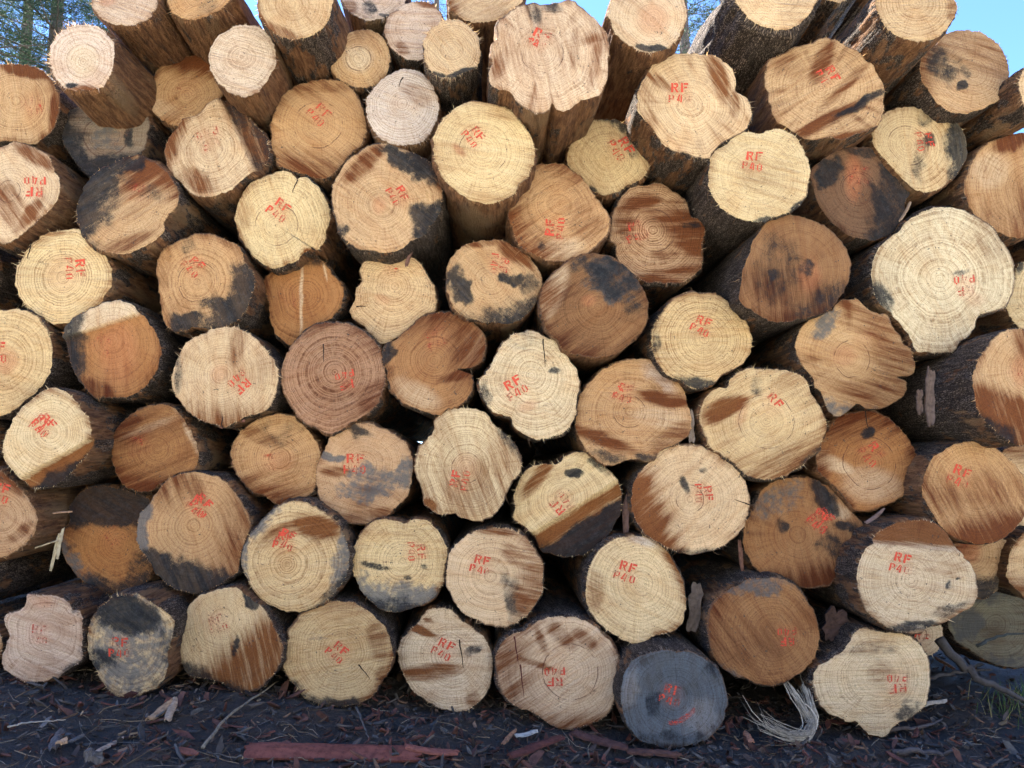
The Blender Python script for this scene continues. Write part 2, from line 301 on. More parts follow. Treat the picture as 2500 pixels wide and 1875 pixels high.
L(23,'A','990,680 1000,600 1030,520 1080,450 1150,410 1250,375 1340,370 1420,390 1450,440 1480,520 1500,600 1480,670 1400,720 1330,790 1240,840 1180,850 1100,810 1040,760 1000,720',(1260,640),.06,'T',-40,
  [('b','h',1250,480,285,90,.9),('p','e',1100,740,120,60,20,.4)],(1275,580,20,.4,'full'),'brown topped tan log tucked behind an unmarked pale log',bk=.5)
L(24,'A','1410,400 1420,330 1460,260 1520,210 1600,170 1690,165 1770,190 1820,240 1855,320 1860,400 1840,480 1790,560 1720,625 1640,655 1570,640 1510,590 1460,540 1425,470',(1630,385),-.27,'P2',15,
  [],None,'unmarked pale log with neat rings and red stripped bark below',bk=.85)
L(25,'B','170,870 180,790 215,700 270,620 350,570 440,550 540,535 630,545 700,590 760,670 800,760 815,860 805,950 760,1000 690,1060 650,1110 560,1190 480,1195 400,1180 310,1150 220,1110 195,1040 175,960',(490,840),-.06,'T',35,
  [('b','h',480,1080,100,120,.8),('b','h',230,760,200,80,.5),('b','e',520,590,200,40,0,.5)],(500,775,45,.8,'full'),'warm tan marked log between two unmarked pale logs',bk=.5)
L(26,'A','1120,1080 1110,990 1150,910 1200,850 1230,800 1310,785 1370,740 1400,690 1460,665 1550,670 1620,710 1690,800 1760,870 1800,960 1800,1060 1740,1130 1660,1190 1600,1240 1540,1290 1450,1320 1360,1330 1280,1300 1220,1230 1150,1160',(1420,1010),-.12,'P',68,
  [('b','h',1230,930,200,60,.85),('b','e',1320,1220,130,80,30,.6),('d','h',1590,870,-26,16,.5),('b','h',1590,870,-26,16,.7)],(1410,935,160,.6,'full'),'log with a straight ledge cut down its darker right side',bk=.5,step=(1590,870,-26,.03))
L(27,'B','815,740 820,660 860,590 920,530 1000,480 1090,462 1170,480 1230,530 1275,610 1300,700 1290,790 1260,870 1210,940 1130,975 1040,980 960,970 890,920 840,850 820,800',(1055,700),-.16,'W',20,
  [('b','e',1150,640,120,60,30,.4),('d','e',1000,500,60,25,-20,.35)],None,'unmarked greyish white log with fine rings',bk=.55,crack=[(1060,520,1025,585)])
L(28,'B','1265,1010 1270,930 1300,850 1350,780 1430,720 1530,685 1630,690 1730,710 1810,760 1870,830 1920,910 1950,1000 1945,1100 1910,1180 1860,1240 1790,1320 1700,1365 1600,1370 1500,1340 1420,1290 1340,1220 1300,1140 1275,1080',(1600,1020),-.3,'Y',10,
  [('b','h',1650,720,275,50,.5),('b','h',1880,1150,25,50,.35),('r','e',1440,1010,25,60,-40,.7)],(1540,925,52,.95,'full'),'round pale yellow log with bold rings and a red smear beside its mark',bk=.8)
L(29,'C','510,1080 520,1010 550,950 590,890 620,840 690,810 780,803 870,820 940,870 1000,940 1040,1020 1060,1110 1050,1170 1000,1220 920,1250 860,1290 800,1310 740,1310 680,1280 620,1220 560,1170 520,1120',(780,1070),.03,'Y2',60,
  [('d','h',830,870,292,60,.78),('d','e',960,960,70,110,-30,.55),('d','e',660,1270,60,20,30,.7)],(875,1005,60,.95,'full'),'small yellow log with moldy black upper rim and bright red mark',bk=.6)
L(30,'C','985,700 990,620 1020,540 1060,480 1100,430 1180,380 1280,355 1380,365 1500,375 1570,410 1630,480 1650,560 1650,620 1700,640 1740,680 1755,760 1745,850 1700,890 1620,930 1540,980 1490,1040 1460,1070 1380,1060 1300,1030 1230,1020 1180,1000 1130,930 1080,860 1030,810 1000,760',(1340,700),-.26,'P',55,
  [('b','e',1530,520,60,190,-22,.8),('b','e',1120,540,130,35,35,.65),('b','e',1640,700,40,90,0,.5),('b','e',1060,780,90,35,45,.4)],(1270,630,0,1.0,'p4'),'pale log with brown diagonal bands and notched right side below the sky gap',bk=.35,flute=(15,.012))
L(31,'D','455,520 470,440 510,390 580,360 640,320 700,300 780,290 850,260 920,260 980,290 1030,320 1110,350 1140,400 1200,450 1230,510 1265,570 1270,640 1265,740 1230,830 1150,880 1060,910 980,940 880,930 780,945 720,930 660,890 590,850 540,820 510,740 490,660 465,590',(840,600),-.22,'T2',-28,
  [('d','e',1110,700,220,28,-30,.95),('b','e',900,800,330,40,-28,.8),('b','e',1020,560,260,35,-45,.6),('b','e',850,420,60,180,25,.6),('b','e',600,420,110,60,-50,.5),('b','e',960,930,240,30,-14,.8)],(890,520,58,.95,'p4'),'big fluted tan log with diagonal brown streaks at the upper right',bk=.6,flute=(19,.03))
L(32,'D','1190,950 1195,880 1220,810 1280,760 1350,730 1420,718 1500,730 1560,760 1600,775 1670,770 1740,800 1790,860 1820,930 1830,1010 1820,1080 1770,1160 1720,1210 1650,1270 1570,1295 1500,1290 1440,1250 1380,1190 1300,1100 1230,1020',(1420,980),-.04,'Y2',85,
  [('d','h',1700,950,0,60,.85),('d','e',1570,940,45,40,0,.9),('d','e',1510,1080,60,160,0,.42),('d','e',1520,800,40,70,0,.5)],(1540,955,76,.9,'full'),'yellowish log with grey mold on its right side and a dark blot on its mark',bk=.5)
L(33,'D','85,1250 90,1160 100,1060 150,1000 220,960 270,900 340,885 430,905 480,880 550,870 620,890 680,930 720,1000 750,1060 770,1140 760,1230 750,1310 700,1380 620,1430 520,1470 440,1500 350,1490 260,1460 180,1410 120,1340',(410,1190),-.26,'Y',15,
  [('d','e',420,1490,290,32,-8,.85),('d','e',690,1400,90,40,-45,.8)],(385,1090,6,1.05,'full'),'pale yellow log with a crisp full mark and black lower rim',bk=.12)
L(34,'D','775,1190 790,1130 850,1080 920,1030 1020,1000 1130,990 1230,1000 1330,1040 1410,1100 1450,1160 1465,1230 1440,1310 1410,1370 1400,1450 1370,1530 1290,1590 1200,1625 1120,1610 1040,1590 960,1540 900,1480 840,1390 800,1290',(1090,1270),-.02,'B',60,
  [('d','h',1200,1300,10,70,.78),('d','e',880,1160,90,110,30,.8),('d','e',1150,1020,220,40,10,.6),('r','e',1060,1200,60,160,0,.6)],(1110,1190,10,.5,'smear'),'dark brown and grey moldy log right of the crisp yellow marked log',bk=.4)
# ---- third row
L(35,'A','-30,1010 40,980 90,955 180,970 270,1010 330,1060 360,1130 400,1200 405,1270 370,1370 310,1440 250,1490 180,1550 110,1610 40,1640 -60,1640 -160,1560 -200,1420 -200,1250 -140,1100',(60,1290),-.17,'P2',50,
  [('b','e',230,1060,170,50,30,.8),('b','e',200,1450,160,50,-50,.7),('b','e',60,1380,90,180,-20,.6)],(230,1255,180,.9,'full'),'tan streaked log at the left edge with an upside down mark',bk=.55)
L(36,'F','-70,100 -60,10 -20,-80 40,-150 130,-195 220,-225 300,-220 350,-180 400,-190 470,-140 520,-70 555,0 572,80 555,150 530,240 480,310 450,290 380,340 340,380 250,410 180,430 120,400 60,350 0,280 -50,200',(205,140),-.08,'Y',70,
  [('b','e',410,330,60,35,-20,.8),('b','e',-10,60,60,120,0,.3)],(230,38,36,.95,'full'),'cream log with a radial split at top and pith below its mark',bk=.4,crack=[(350,-170,315,-80),(440,290,470,320)])
L(37,'B','580,1350 585,1270 610,1190 660,1120 720,1060 790,1010 870,970 960,970 1060,1000 1140,1030 1220,1080 1260,1130 1300,1200 1325,1290 1320,1380 1300,1450 1250,1530 1200,1590 1120,1620 1060,1670 980,1705 880,1700 780,1680 700,1640 640,1580 600,1470',(915,1385),-.17,'T2',40,
  [('d','e',1110,1090,230,80,25,1.05),('d','e',1230,1480,150,120,-45,1.0),('b','e',800,1100,190,60,-45,.7),('d','e',640,1560,70,60,45,.6),('r','e',900,1380,50,60,0,.5)],(1025,1325,62,.95,'full'),'tan log with charcoal patches at upper right and lower right',bk=.2)
L(38,'C','115,1380 130,1290 180,1230 250,1160 320,1110 400,1100 490,1110 550,1150 620,1210 680,1290 740,1370 790,1440 805,1510 790,1580 740,1640 680,1690 600,1740 500,1760 400,1765 320,1730 230,1690 170,1620 130,1520 115,1450',(460,1380),-.1,'T',-35,
  [('b','h',250,1500,160,120,.8),('b','h',330,1150,270,60,.7),('p','e',450,1680,170,70,-10,.6),('d','e',320,1660,40,40,0,.4),('b','e',640,1500,110,160,-40,.3)],(430,1540,-86,.9,'full'),'brown pear shaped log whose mark reads upward below its heart',bk=.75)
L(39,'G','810,130 830,40 870,-40 930,-110 980,-135 1050,-130 1110,-150 1170,-130 1250,-80 1320,-10 1350,80 1420,100 1440,180 1425,270 1425,400 1380,460 1290,520 1200,530 1110,525 1030,520 960,470 900,420 860,390 840,330 840,270 800,240 800,190',(1090,170),.03,'T3',0,
  [('b','e',1010,-20,150,60,-10,.8),('b','e',900,110,80,120,0,.6),('b','e',1180,480,260,60,-8,.75),('d','e',1350,130,80,25,-5,.7),('b','e',1180,330,110,40,-5,.6)],(985,185,-10,.6,'smear'),'rough reddish tan log with wavy dark rings and gouges',bk=.4,ringc=1.7)
L(40,'H','290,640 300,540 320,430 360,330 390,240 440,150 500,100 600,70 700,75 800,110 880,150 950,210 1000,270 1035,360 1035,470 1010,560 960,640 900,710 800,750 700,770 620,790 530,790 450,760 370,710 320,680',(700,430),-.22,'O2',85,
  [('d','e',530,430,170,300,10,.42),('d','e',520,490,60,70,0,.8),('d','e',830,680,260,120,-25,.5),('d','e',740,420,60,60,0,.6),('b','h',700,650,80,150,.7),('r','e',760,480,80,110,0,.5)],None,'large dark orange brown log speckled with black, no readable mark',bk=.25)
L(41,'H','1185,500 1190,400 1220,310 1280,240 1360,180 1430,110 1520,50 1620,20 1720,15 1830,50 1930,100 2010,150 2050,210 2100,290 2140,370 2150,460 2140,560 2120,640 2090,690 2020,720 1940,735 1900,760 1880,830 1840,890 1780,930 1740,990 1640,1000 1540,1000 1480,985 1450,900 1410,850 1340,760 1280,700 1220,640 1195,580',(1640,500),-.08,'C',65,
  [('d','e',1250,640,60,160,-25,.75),('b','e',1980,250,80,160,-30,.35),('d','e',1790,450,60,18,-15,.6),('r','e',1880,640,70,50,0,.3)],(1810,540,175,.85,'full'),'biggest pale cream log with coarse rings and a kidney shaped outline',bk=.4,ringc=1.15,ringsp=.020)
L(42,'E','100,480 110,420 150,350 210,270 290,200 380,180 470,165 540,170 590,220 640,270 690,320 730,380 755,460 750,540 710,600 680,660 600,710 540,750 470,800 380,805 310,780 240,740 170,670 120,590 100,530',(425,490),-.12,'Y',0,
  [('b','e',330,210,170,40,-25,.4),('r','e',430,470,140,120,0,.3)],(505,430,86,.95,'full'),'round cream log with strong rings near the left edge, mark reading downward',bk=.6,ringc=1.4,crack=[(212,270,195,370)])
L(43,'E','-300,420 -250,320 -150,270 -60,290 -15,370 -10,480 -40,580 -110,640 -210,630 -280,540',(-150,450),.1,'T',0,[],None,'dark barked log behind the left edge beside a round cream log',bk=.3)
L(44,'E','1055,450 1065,370 1080,310 1140,270 1210,240 1290,200 1380,185 1460,205 1530,240 1590,265 1630,310 1650,380 1700,450 1720,540 1700,610 1670,700 1610,770 1520,820 1420,840 1370,830 1300,830 1220,860 1150,840 1100,780 1085,700 1070,600 1060,520',(1330,520),-.12,'T',65,
  [('d','h',1480,620,35,130,1.05),('d','e',1260,790,130,70,0,.9),('d','e',1270,270,60,60,0,.35),('b','e',1100,450,60,160,5,.4)],(1310,420,45,.85,'full'),'brown log with a big grey patch over its lower right half',bk=.4)
L(45,'F','130,500 120,560 150,640 160,720 165,780 190,840 230,900 300,945 360,930 450,850 540,790 610,730 640,680 665,600 640,530 590,470 540,400 490,365 420,375 340,400 250,430 180,450',(400,615),.03,'O',75,
  [('d','h',560,790,48,70,.95),('d','h',300,420,265,35,.7),('b','h',180,600,180,50,.5),('p','e',378,620,10,250,2,.9),('p','e',535,450,9,70,-15,.8)],(305,610,20,.4,'full'),'small squarish orange log with a vertical scratch and grey edges',bk=.3)
L(46,'F','705,710 735,640 745,570 780,520 770,440 790,390 860,365 940,360 1010,335 1070,355 1130,360 1190,410 1210,450 1240,500 1280,560 1292,640 1280,720 1220,740 1140,800 1080,860 1010,900 920,940 870,900 820,840 770,800 715,750',(1008,550),.0,'P',10,
  [('r','e',920,640,60,40,20,.3)],(970,480,15,.6,'r'),'cream log with ragged upper left bark and dark central pith dot',bk=.5,crack=[(745,690,815,680)],ringc=1.2)
L(47,'F','1355,490 1365,410 1400,340 1450,290 1540,250 1640,240 1730,245 1820,280 1890,330 1950,400 2000,470 1990,560 1960,640 1920,720 1860,770 1790,800 1700,795 1600,790 1510,770 1430,720 1380,640 1355,560',(1650,510),-.11,'T2',45,
  [('d','h',1700,690,80,110,.85),('d','e',1430,540,80,130,-20,1.0),('d','e',1800,500,70,50,0,.9),('d','e',1920,530,100,120,0,.55),('b','e',1830,330,170,60,35,.8),('b','e',1600,260,160,30,-5,.6)],(1710,405,96,.8,'full'),'orange and black blotched log with a white fleck on its bottom',bk=.5)
L(48,'G','330,640 340,570 380,510 440,440 510,380 600,340 690,325 780,340 860,380 930,440 990,510 1040,600 1060,680 1050,770 1020,840 960,910 890,970 800,1015 700,1030 600,1020 520,990 440,920 380,850 345,760',(720,690),-.16,'O2',-35,
  [('r','e',655,650,50,40,0,.5),('d','e',800,490,250,160,20,.66),('d','e',930,620,110,150,0,.5),('g','e',800,510,230,170,20,.7),('p','e',420,590,70,190,25,.9),('b','h',500,880,120,160,.85)],None,'log with a smooth grey upper patch, brown base and pale left strip',bk=.6)
L(49,'G','1080,900 1090,820 1140,740 1190,670 1260,610 1340,590 1440,595 1520,600 1580,640 1640,690 1660,740 1720,790 1750,850 1760,930 1740,1010 1690,1080 1610,1120 1560,1150 1500,1210 1420,1240 1340,1235 1280,1190 1200,1150 1130,1080 1090,990',(1435,905),-.1,'Y2',0,
  [('d','e',1380,1220,190,50,5,.75),('d','e',1110,900,40,130,10,.4)],(1420,820,24,1.0,'full'),'tidy yellow log with circular rings and its mark just above the heart',bk=.4,ringc=1.2)
L(50,'H','670,960 690,880 720,820 780,770 850,735 920,720 940,670 1000,630 1070,630 1110,650 1160,710 1230,720 1290,750 1330,830 1380,880 1400,940 1450,970 1475,1050 1480,1120 1440,1150 1350,1165 1420,1195 1420,1280 1370,1310 1310,1340 1230,1380 1150,1370 1110,1350 1080,1350 1000,1410 930,1420 880,1370 850,1290 810,1230 780,1160 720,1090 680,1030',(1050,1040),-.08,'T2',15,
  [('g','e',870,790,130,70,-45,.75),('g','h',1000,1310,110,60,.6),('b','e',1100,680,180,80,10,.4),('b','h',1330,900,-30,80,.4),('r','e',1000,1020,90,70,0,.4)],(1130,920,40,.35,'smear'),'ragged lobed log like a flower with a resin dripped heart',bk=.4,flute=(13,.05),redring=130)
# ---- fourth row
L(51,'E','-50,720 30,710 110,700 180,710 250,750 310,820 340,900 355,980 350,1080 320,1170 260,1240 180,1310 110,1370 40,1420 -60,1430 -180,1400 -260,1300 -300,1150 -280,980 -220,850 -130,750',(20,1050),-.12,'Y2',20,
  [('r','e',40,1050,90,90,0,.6)],(-20,1000,0,.8,'full'),'cream log with a pink heart cut by the left edge halfway up',bk=.35)
L(52,'E','440,860 470,810 550,750 640,700 740,660 830,655 900,680 940,730 990,770 1040,850 1075,930 1090,1010 1060,1110 1010,1190 950,1240 870,1290 790,1300 700,1300 640,1305 580,1240 510,1150 470,1060 450,960',(755,920),-.12,'O',85,
  [('p','h',700,822,252,12,1.2),('d','h',570,980,180,70,1.0),('b','e',640,1240,160,70,20,.6),('r','e',800,1000,130,220,0,.45)],(690,950,30,.45,'full'),'brown log with a slanting white cap and blackened left corner',bk=.15,step=(700,822,252,-.022))
L(53,'E','1160,1180 1175,1090 1210,1000 1240,950 1300,900 1380,870 1430,840 1510,825 1600,830 1680,870 1750,920 1810,990 1850,1060 1880,1140 1870,1230 1840,1320 1790,1390 1700,1420 1600,1460 1510,1505 1470,1490 1400,1470 1320,1430 1230,1360 1180,1270',(1495,1145),-.11,'P',85,
  [('b','h',1500,1380,95,130,.65),('b','e',1600,950,60,160,10,.4),('d','e',1200,1150,30,160,5,.5),('r','e',1480,1140,60,60,0,.4)],(1615,1200,136,.95,'full'),'pale tan log with vertical brown shading and an inverted tilted mark',bk=.3,flute=(17,.01),crack=[(1505,1505,1490,1400)])
L(54,'F','240,1160 250,1080 270,1010 320,940 370,880 450,820 540,795 640,795 740,820 820,870 880,930 920,1000 940,1090 945,1180 920,1280 870,1370 790,1430 700,1480 620,1530 560,1545 480,1510 400,1470 330,1400 280,1310 245,1240',(600,1130),-.06,'R',-25,
  [('b','h',780,920,315,90,.6),('b','h',420,870,250,70,.4),('b','e',860,1300,100,160,40,.5)],(670,1180,166,.9,'full'),'reddish brown log with rough close rings and an upside down mark',bk=.4,ringc=1.8,crack=[(525,940,535,1060)])
L(55,'F','925,1000 950,940 1010,910 1090,850 1150,790 1230,740 1320,725 1400,735 1480,770 1560,820 1610,890 1620,960 1600,1040 1550,1090 1490,1105 1430,1108 1460,1130 1530,1150 1535,1230 1500,1290 1470,1340 1400,1370 1350,1390 1300,1420 1220,1400 1120,1360 1040,1320 990,1260 960,1190 950,1120 920,1060',(1270,1050),-.06,'O3',-50,
  [('b','h',1230,850,265,130,.75),('d','e',960,1010,50,110,15,.85),('b','e',1440,1150,140,40,-20,.9),('p','e',1150,1280,170,80,25,.55),('p','e',1550,950,70,120,25,.3)],(1300,905,-15,.55,'smear'),'brown log with a deep bark notch biting into its right side',bk=.4)
L(56,'G','0,1080 30,1020 60,960 110,910 160,870 240,855 320,865 370,900 420,920 490,990 540,1060 580,1130 595,1220 580,1300 570,1400 530,1500 470,1550 400,1570 320,1585 260,1565 190,1530 145,1490 140,1440 80,1415 20,1400 -40,1340 -70,1270 -80,1190 -40,1130',(270,1150),-.1,'C2',10,
  [('d','e',420,1130,40,25,0,.7),('r','e',240,1360,70,40,-20,.45),('d','e',-40,1300,40,120,-10,.5),('d','e',220,900,160,80,0,.3)],(160,1235,-30,1.0,'full'),'cream log with a dark twig shaped split near its top',bk=.3,crack=[(345,905,352,1095)],frl=1)
L(57,'K','570,290 580,230 610,160 650,100 700,50 770,-10 860,-50 960,-70 1060,-60 1150,-10 1230,60 1280,110 1310,170 1320,230 1345,300 1350,380 1330,450 1280,490 1200,530 1130,560 1110,600 1050,630 990,610 900,620 830,650 760,650 700,610 640,550 600,470 575,390',(930,290),-.06,'T',5,
  [('b','e',1180,200,200,60,10,.8),('b','e',750,480,260,50,20,.75),('b','e',1230,470,160,90,-30,.6),('p','e',1130,330,180,70,5,.5),('d','e',800,600,150,50,20,.55),('d','e',1050,610,90,40,0,.7),('W','e',1150,70,150,50,35,.55)],(895,165,15,.7,'smear'),'orange tan log with horizontal streaks and a whitish upper right rim',bk=.4)
L(58,'L','25,340 40,250 90,160 150,130 210,130 240,60 290,20 370,0 480,0 580,10 680,30 740,80 770,140 800,200 850,270 870,330 885,410 850,480 830,560 760,610 710,660 650,690 610,720 520,750 420,745 340,720 300,690 230,620 150,570 80,510 45,430',(475,355),-.1,'Y2',-25,
  [('b','e',190,270,180,70,-25,.85),('b','h',560,560,60,100,.6),('d','e',430,110,60,80,-20,.45),('r','e',310,290,40,100,15,.4),('d','h',720,620,50,30,.6)],(505,240,52,.95,'rf'),'large yellow tan log marked only with two letters',bk=.35,fr=1.8)
L(59,'L','805,620 820,540 860,470 900,400 950,330 1040,300 1120,280 1200,290 1290,330 1360,390 1420,450 1460,520 1490,600 1490,690 1460,770 1430,830 1350,890 1250,930 1170,955 1090,960 1040,920 990,860 930,790 860,730 820,690',(1170,640),.0,'O',-25,
  [('b','h',1130,430,270,140,.8),('p','e',920,640,170,50,22,.85),('p','e',1180,790,200,120,10,.5),('d','e',1170,440,45,40,0,.9),('b','h',1430,650,0,60,.7)],(1185,580,50,.85,'full'),'reddish orange log with a pale wedge at left and a top crack',bk=.7,crack=[(1140,280,1165,440)],redring=180)
# ---- fifth row
L(60,'I','15,560 25,480 60,400 110,310 180,230 260,170 340,135 420,145 490,190 530,250 590,330 620,420 610,500 580,560 530,620 470,690 400,760 330,800 250,810 180,800 120,740 80,680 30,620',(340,430),-.26,'C2',30,
  [('b','h',410,600,60,14,.95),('d','h',450,650,60,40,1.0)],(280,385,36,1.0,'double'),'cream log sliced straight at its black lower right edge',bk=.5,step=(405,592,60,.03))
L(61,'I','755,560 760,480 790,400 850,340 920,290 1000,255 1080,245 1140,250 1200,290 1250,360 1290,430 1320,500 1335,570 1330,630 1300,690 1200,710 1130,750 1060,790 1010,830 930,825 860,800 800,740 765,650',(1060,540),-.05,'O3',-22,
  [('b','h',1000,700,110,110,.85),('b','e',850,400,150,60,-30,.6),('p','h',1250,400,-28,22,1.0),('p','e',1000,400,190,25,-22,.5)],(945,525,-12,.5,'full'),'glossy brown log with a pale serrated right edge',bk=.35,fr=1.5)
L(62,'I','1560,600 1565,530 1600,460 1650,400 1720,350 1810,310 1900,303 1980,320 2050,380 2110,450 2150,530 2170,600 2150,680 2140,760 2110,830 2040,880 1960,900 1870,910 1790,860 1710,840 1650,780 1600,710',(1890,605),.02,'T',-20,
  [('b','h',1850,760,100,130,.7),('b','e',1750,460,160,50,20,.5),('d','e',1900,430,200,90,10,.28),('r','e',1900,620,90,70,0,.35)],(1780,640,84,.5,'rf'),'small evenly brown log with a faint mark left of its heart',bk=.4)
L(63,'J','475,740 480,660 510,590 550,510 600,430 660,390 750,365 850,375 950,410 1040,470 1100,530 1125,610 1125,700 1110,790 1080,870 1010,940 940,1000 850,1040 760,1050 660,1030 580,980 510,910 485,830',(790,650),.0,'T3',15,
  [('d','e',750,430,110,50,15,.7),('g','e',560,600,100,60,20,.9),('g','e',850,780,250,120,-15,.7),('g','e',1080,700,60,160,10,.8),('b','e',600,700,120,35,0,.55),('b','e',830,990,200,50,-5,.6)],(740,645,0,.95,'full'),'grey mottled log with an upright mark, left of the lobed cream log',bk=.4)
L(64,'J','1140,700 1140,620 1170,530 1220,480 1270,420 1270,350 1320,300 1400,270 1490,265 1570,275 1630,310 1670,370 1720,420 1790,480 1840,560 1860,640 1850,710 1800,760 1760,830 1730,910 1690,970 1620,1020 1540,1030 1470,1010 1400,980 1310,985 1260,960 1200,910 1190,840 1170,770',(1490,670),-.06,'C2',70,
  [('b','e',1240,920,60,45,20,1.0),('d','h',1790,540,-35,40,.65),('r','e',1480,660,90,90,0,.35)],(1450,745,-80,.9,'full'),'lobed cream log with a black ring crack and its mark inside it',bk=.4,ringc=1.2,redring=100)
L(65,'K','150,1000 160,930 150,850 180,770 220,700 280,660 370,645 450,640 500,590 580,565 650,570 700,600 740,640 810,700 850,760 880,830 885,920 870,1000 830,1070 790,1140 720,1200 640,1250 520,1275 420,1265 350,1245 310,1190 290,1140 230,1070 170,1030',(490,870),.0,'Y',-32,
  [('d','h',640,1030,58,45,1.1),('b','h',590,945,58,12,.85),('d','e',555,710,60,32,0,1.3),('b','e',310,740,180,45,-50,.75),('d','e',720,640,90,40,40,.7)],(470,905,-130,.7,'full'),'yellow log with a straight ledge and a black lower third',bk=.3,step=(575,935,58,.04),fr=2.0)
L(66,'K','945,870 960,780 1000,700 1060,640 1110,570 1180,530 1280,510 1380,510 1480,550 1570,610 1640,670 1700,740 1730,820 1748,920 1730,1000 1690,1080 1630,1150 1540,1210 1420,1250 1320,1255 1220,1225 1130,1180 1040,1120 980,1040 950,960',(1340,880),-.06,'P',-40,
  [('b','h',1130,860,160,110,.95),('b','e',1100,1130,130,60,30,.6),('d','h',1400,1215,90,30,.7),('d','e',1310,790,25,70,-20,.7),('d','e',1430,690,35,25,0,.5)],(1430,845,86,.95,'full'),'log half orange brown at left and pale at right with a side split',bk=.4,crack=[(1748,918,1640,880)])
L(67,'L','315,1110 330,1040 370,970 410,880 450,810 530,760 620,740 720,735 810,750 890,790 950,860 1010,920 1070,990 1120,1040 1130,1110 1090,1180 1040,1230 1010,1290 960,1370 930,1430 870,1470 780,1480 700,1470 640,1430 560,1390 460,1390 400,1340 350,1270 320,1190',(680,1120),.02,'O3',80,
  [('g','e',560,880,220,120,-30,.55),('d','e',870,850,150,60,45,1.05),('d','e',1000,1060,80,40,15,.85),('d','e',900,1180,90,90,0,.6),('d','e',590,1050,60,60,0,.6),('p','e',960,960,80,50,20,.6),('b','h',750,1350,80,120,.8)],(830,1030,35,.8,'double'),'greyish brown log with scattered black patches and a jagged lower right edge',bk=.35,flute=(16,.018))
L(68,'L','1530,830 1535,750 1560,680 1610,600 1690,540 1780,500 1870,490 1960,510 2050,550 2120,610 2180,680 2230,760 2250,860 2230,960 2190,1040 2130,1100 2060,1150 1960,1185 1880,1180 1790,1160 1720,1120 1650,1060 1600,980 1560,910',(1880,790),-.16,'T',65,
  [('b','h',1950,1000,75,130,.9),('b','h',1580,800,180,40,.6)],(1780,730,20,1.0,'p4'),'tan log darkening to brown below at the lower right edge',bk=.3)
L(69,'L','2060,560 2140,525 2230,520 2350,560 2450,660 2490,800 2450,950 2350,1050 2230,1085 2140,1070 2050,1000 2000,850 2010,680',(2250,800),.2,'P',0,[('b','h',2200,620,280,60,.6)],None,'pale log sliver at the right edge behind a tan marked log',bk=.4)
# ---- sixth row
L(70,'I','-60,680 0,690 60,740 130,810 190,880 235,960 250,1040 230,1110 180,1180 110,1230 40,1270 -60,1275 -150,1200 -200,1080 -200,920 -140,780',(20,1000),-.18,'T3',40,
  [('b','e',60,770,150,40,40,.8),('b','e',140,1100,110,40,-40,.5)],(0,840,18,.95,'full'),'pinkish tan log low on the left edge with straw at its side',bk=.65)
L(71,'I','410,1180 420,1100 470,1030 460,950 500,880 570,820 660,790 760,800 830,820 920,830 990,860 1010,920 980,1000 970,1100 990,1200 1020,1280 1020,1360 990,1430 920,1490 830,1520 740,1520 640,1490 560,1440 500,1370 440,1290',(790,1180),.03,'O',30,
  [('g','h',560,1300,150,90,.8),('d','h',720,1060,270,60,1.2),('d','h',700,1420,95,90,.75),('d','h',900,1250,10,90,.7),('d','e',490,1210,40,30,0,.6)],(780,1140,-40,.45,'full'),'orange log with a black upper half near the lower left',bk=.4)
L(72,'I','920,1130 925,1050 950,970 1000,920 1040,860 1090,790 1150,740 1240,710 1330,700 1430,720 1520,760 1580,830 1640,910 1680,1000 1690,1080 1650,1180 1620,1280 1600,1370 1540,1420 1460,1470 1380,1510 1280,1515 1180,1490 1100,1430 1040,1360 990,1280 940,1210',(1310,1060),-.1,'T',65,
  [('d','h',1180,1290,105,70,1.1),('g','h',1000,1130,190,60,1.0),('b','h',1500,1150,15,130,.6),('b','e',1320,800,60,120,-30,.6)],(1340,930,35,.9,'double'),'tan log with a grey left rim and a ragged black base',bk=.35)
L(73,'J','0,1160 30,1110 90,1050 150,980 220,920 300,895 390,900 470,930 540,970 600,1020 650,1100 690,1190 700,1280 690,1370 660,1440 600,1520 530,1580 440,1620 350,1640 250,1630 170,1600 100,1550 40,1480 0,1400 -30,1310 -25,1230',(280,1320),-.11,'Y2',-10,
  [('g','h',110,1080,225,70,1.0),('b','e',480,1070,190,90,10,.9),('g','h',590,1330,10,60,.75),('d','h',560,1490,45,40,.65),('g','h',20,1350,180,20,.8),('b','e',260,1100,200,60,-25,.5)],(260,1165,15,.95,'double'),'log with a round pale heart ringed by grey and rust',bk=.3,ringc=1.2)
L(74,'J','720,1290 730,1220 755,1150 800,1080 860,1030 930,1015 1000,1020 1070,1050 1130,1020 1200,1020 1260,1050 1310,1120 1345,1180 1360,1250 1345,1340 1340,1430 1310,1490 1260,1560 1180,1600 1080,1630 980,1640 900,1620 840,1570 780,1510 740,1420 720,1360',(1060,1295),-.06,'Y',0,
  [('g','h',960,1420,100,80,.8),('d','h',1010,1550,95,60,.75),('d','e',880,1335,130,18,8,.7),('d','e',1090,1410,30,18,0,.7),('d','e',1200,1335,25,18,0,.7)],(1150,1240,86,.95,'full'),'heart shaped cream log with a dirty grey bottom',bk=.35,ringc=1.1)
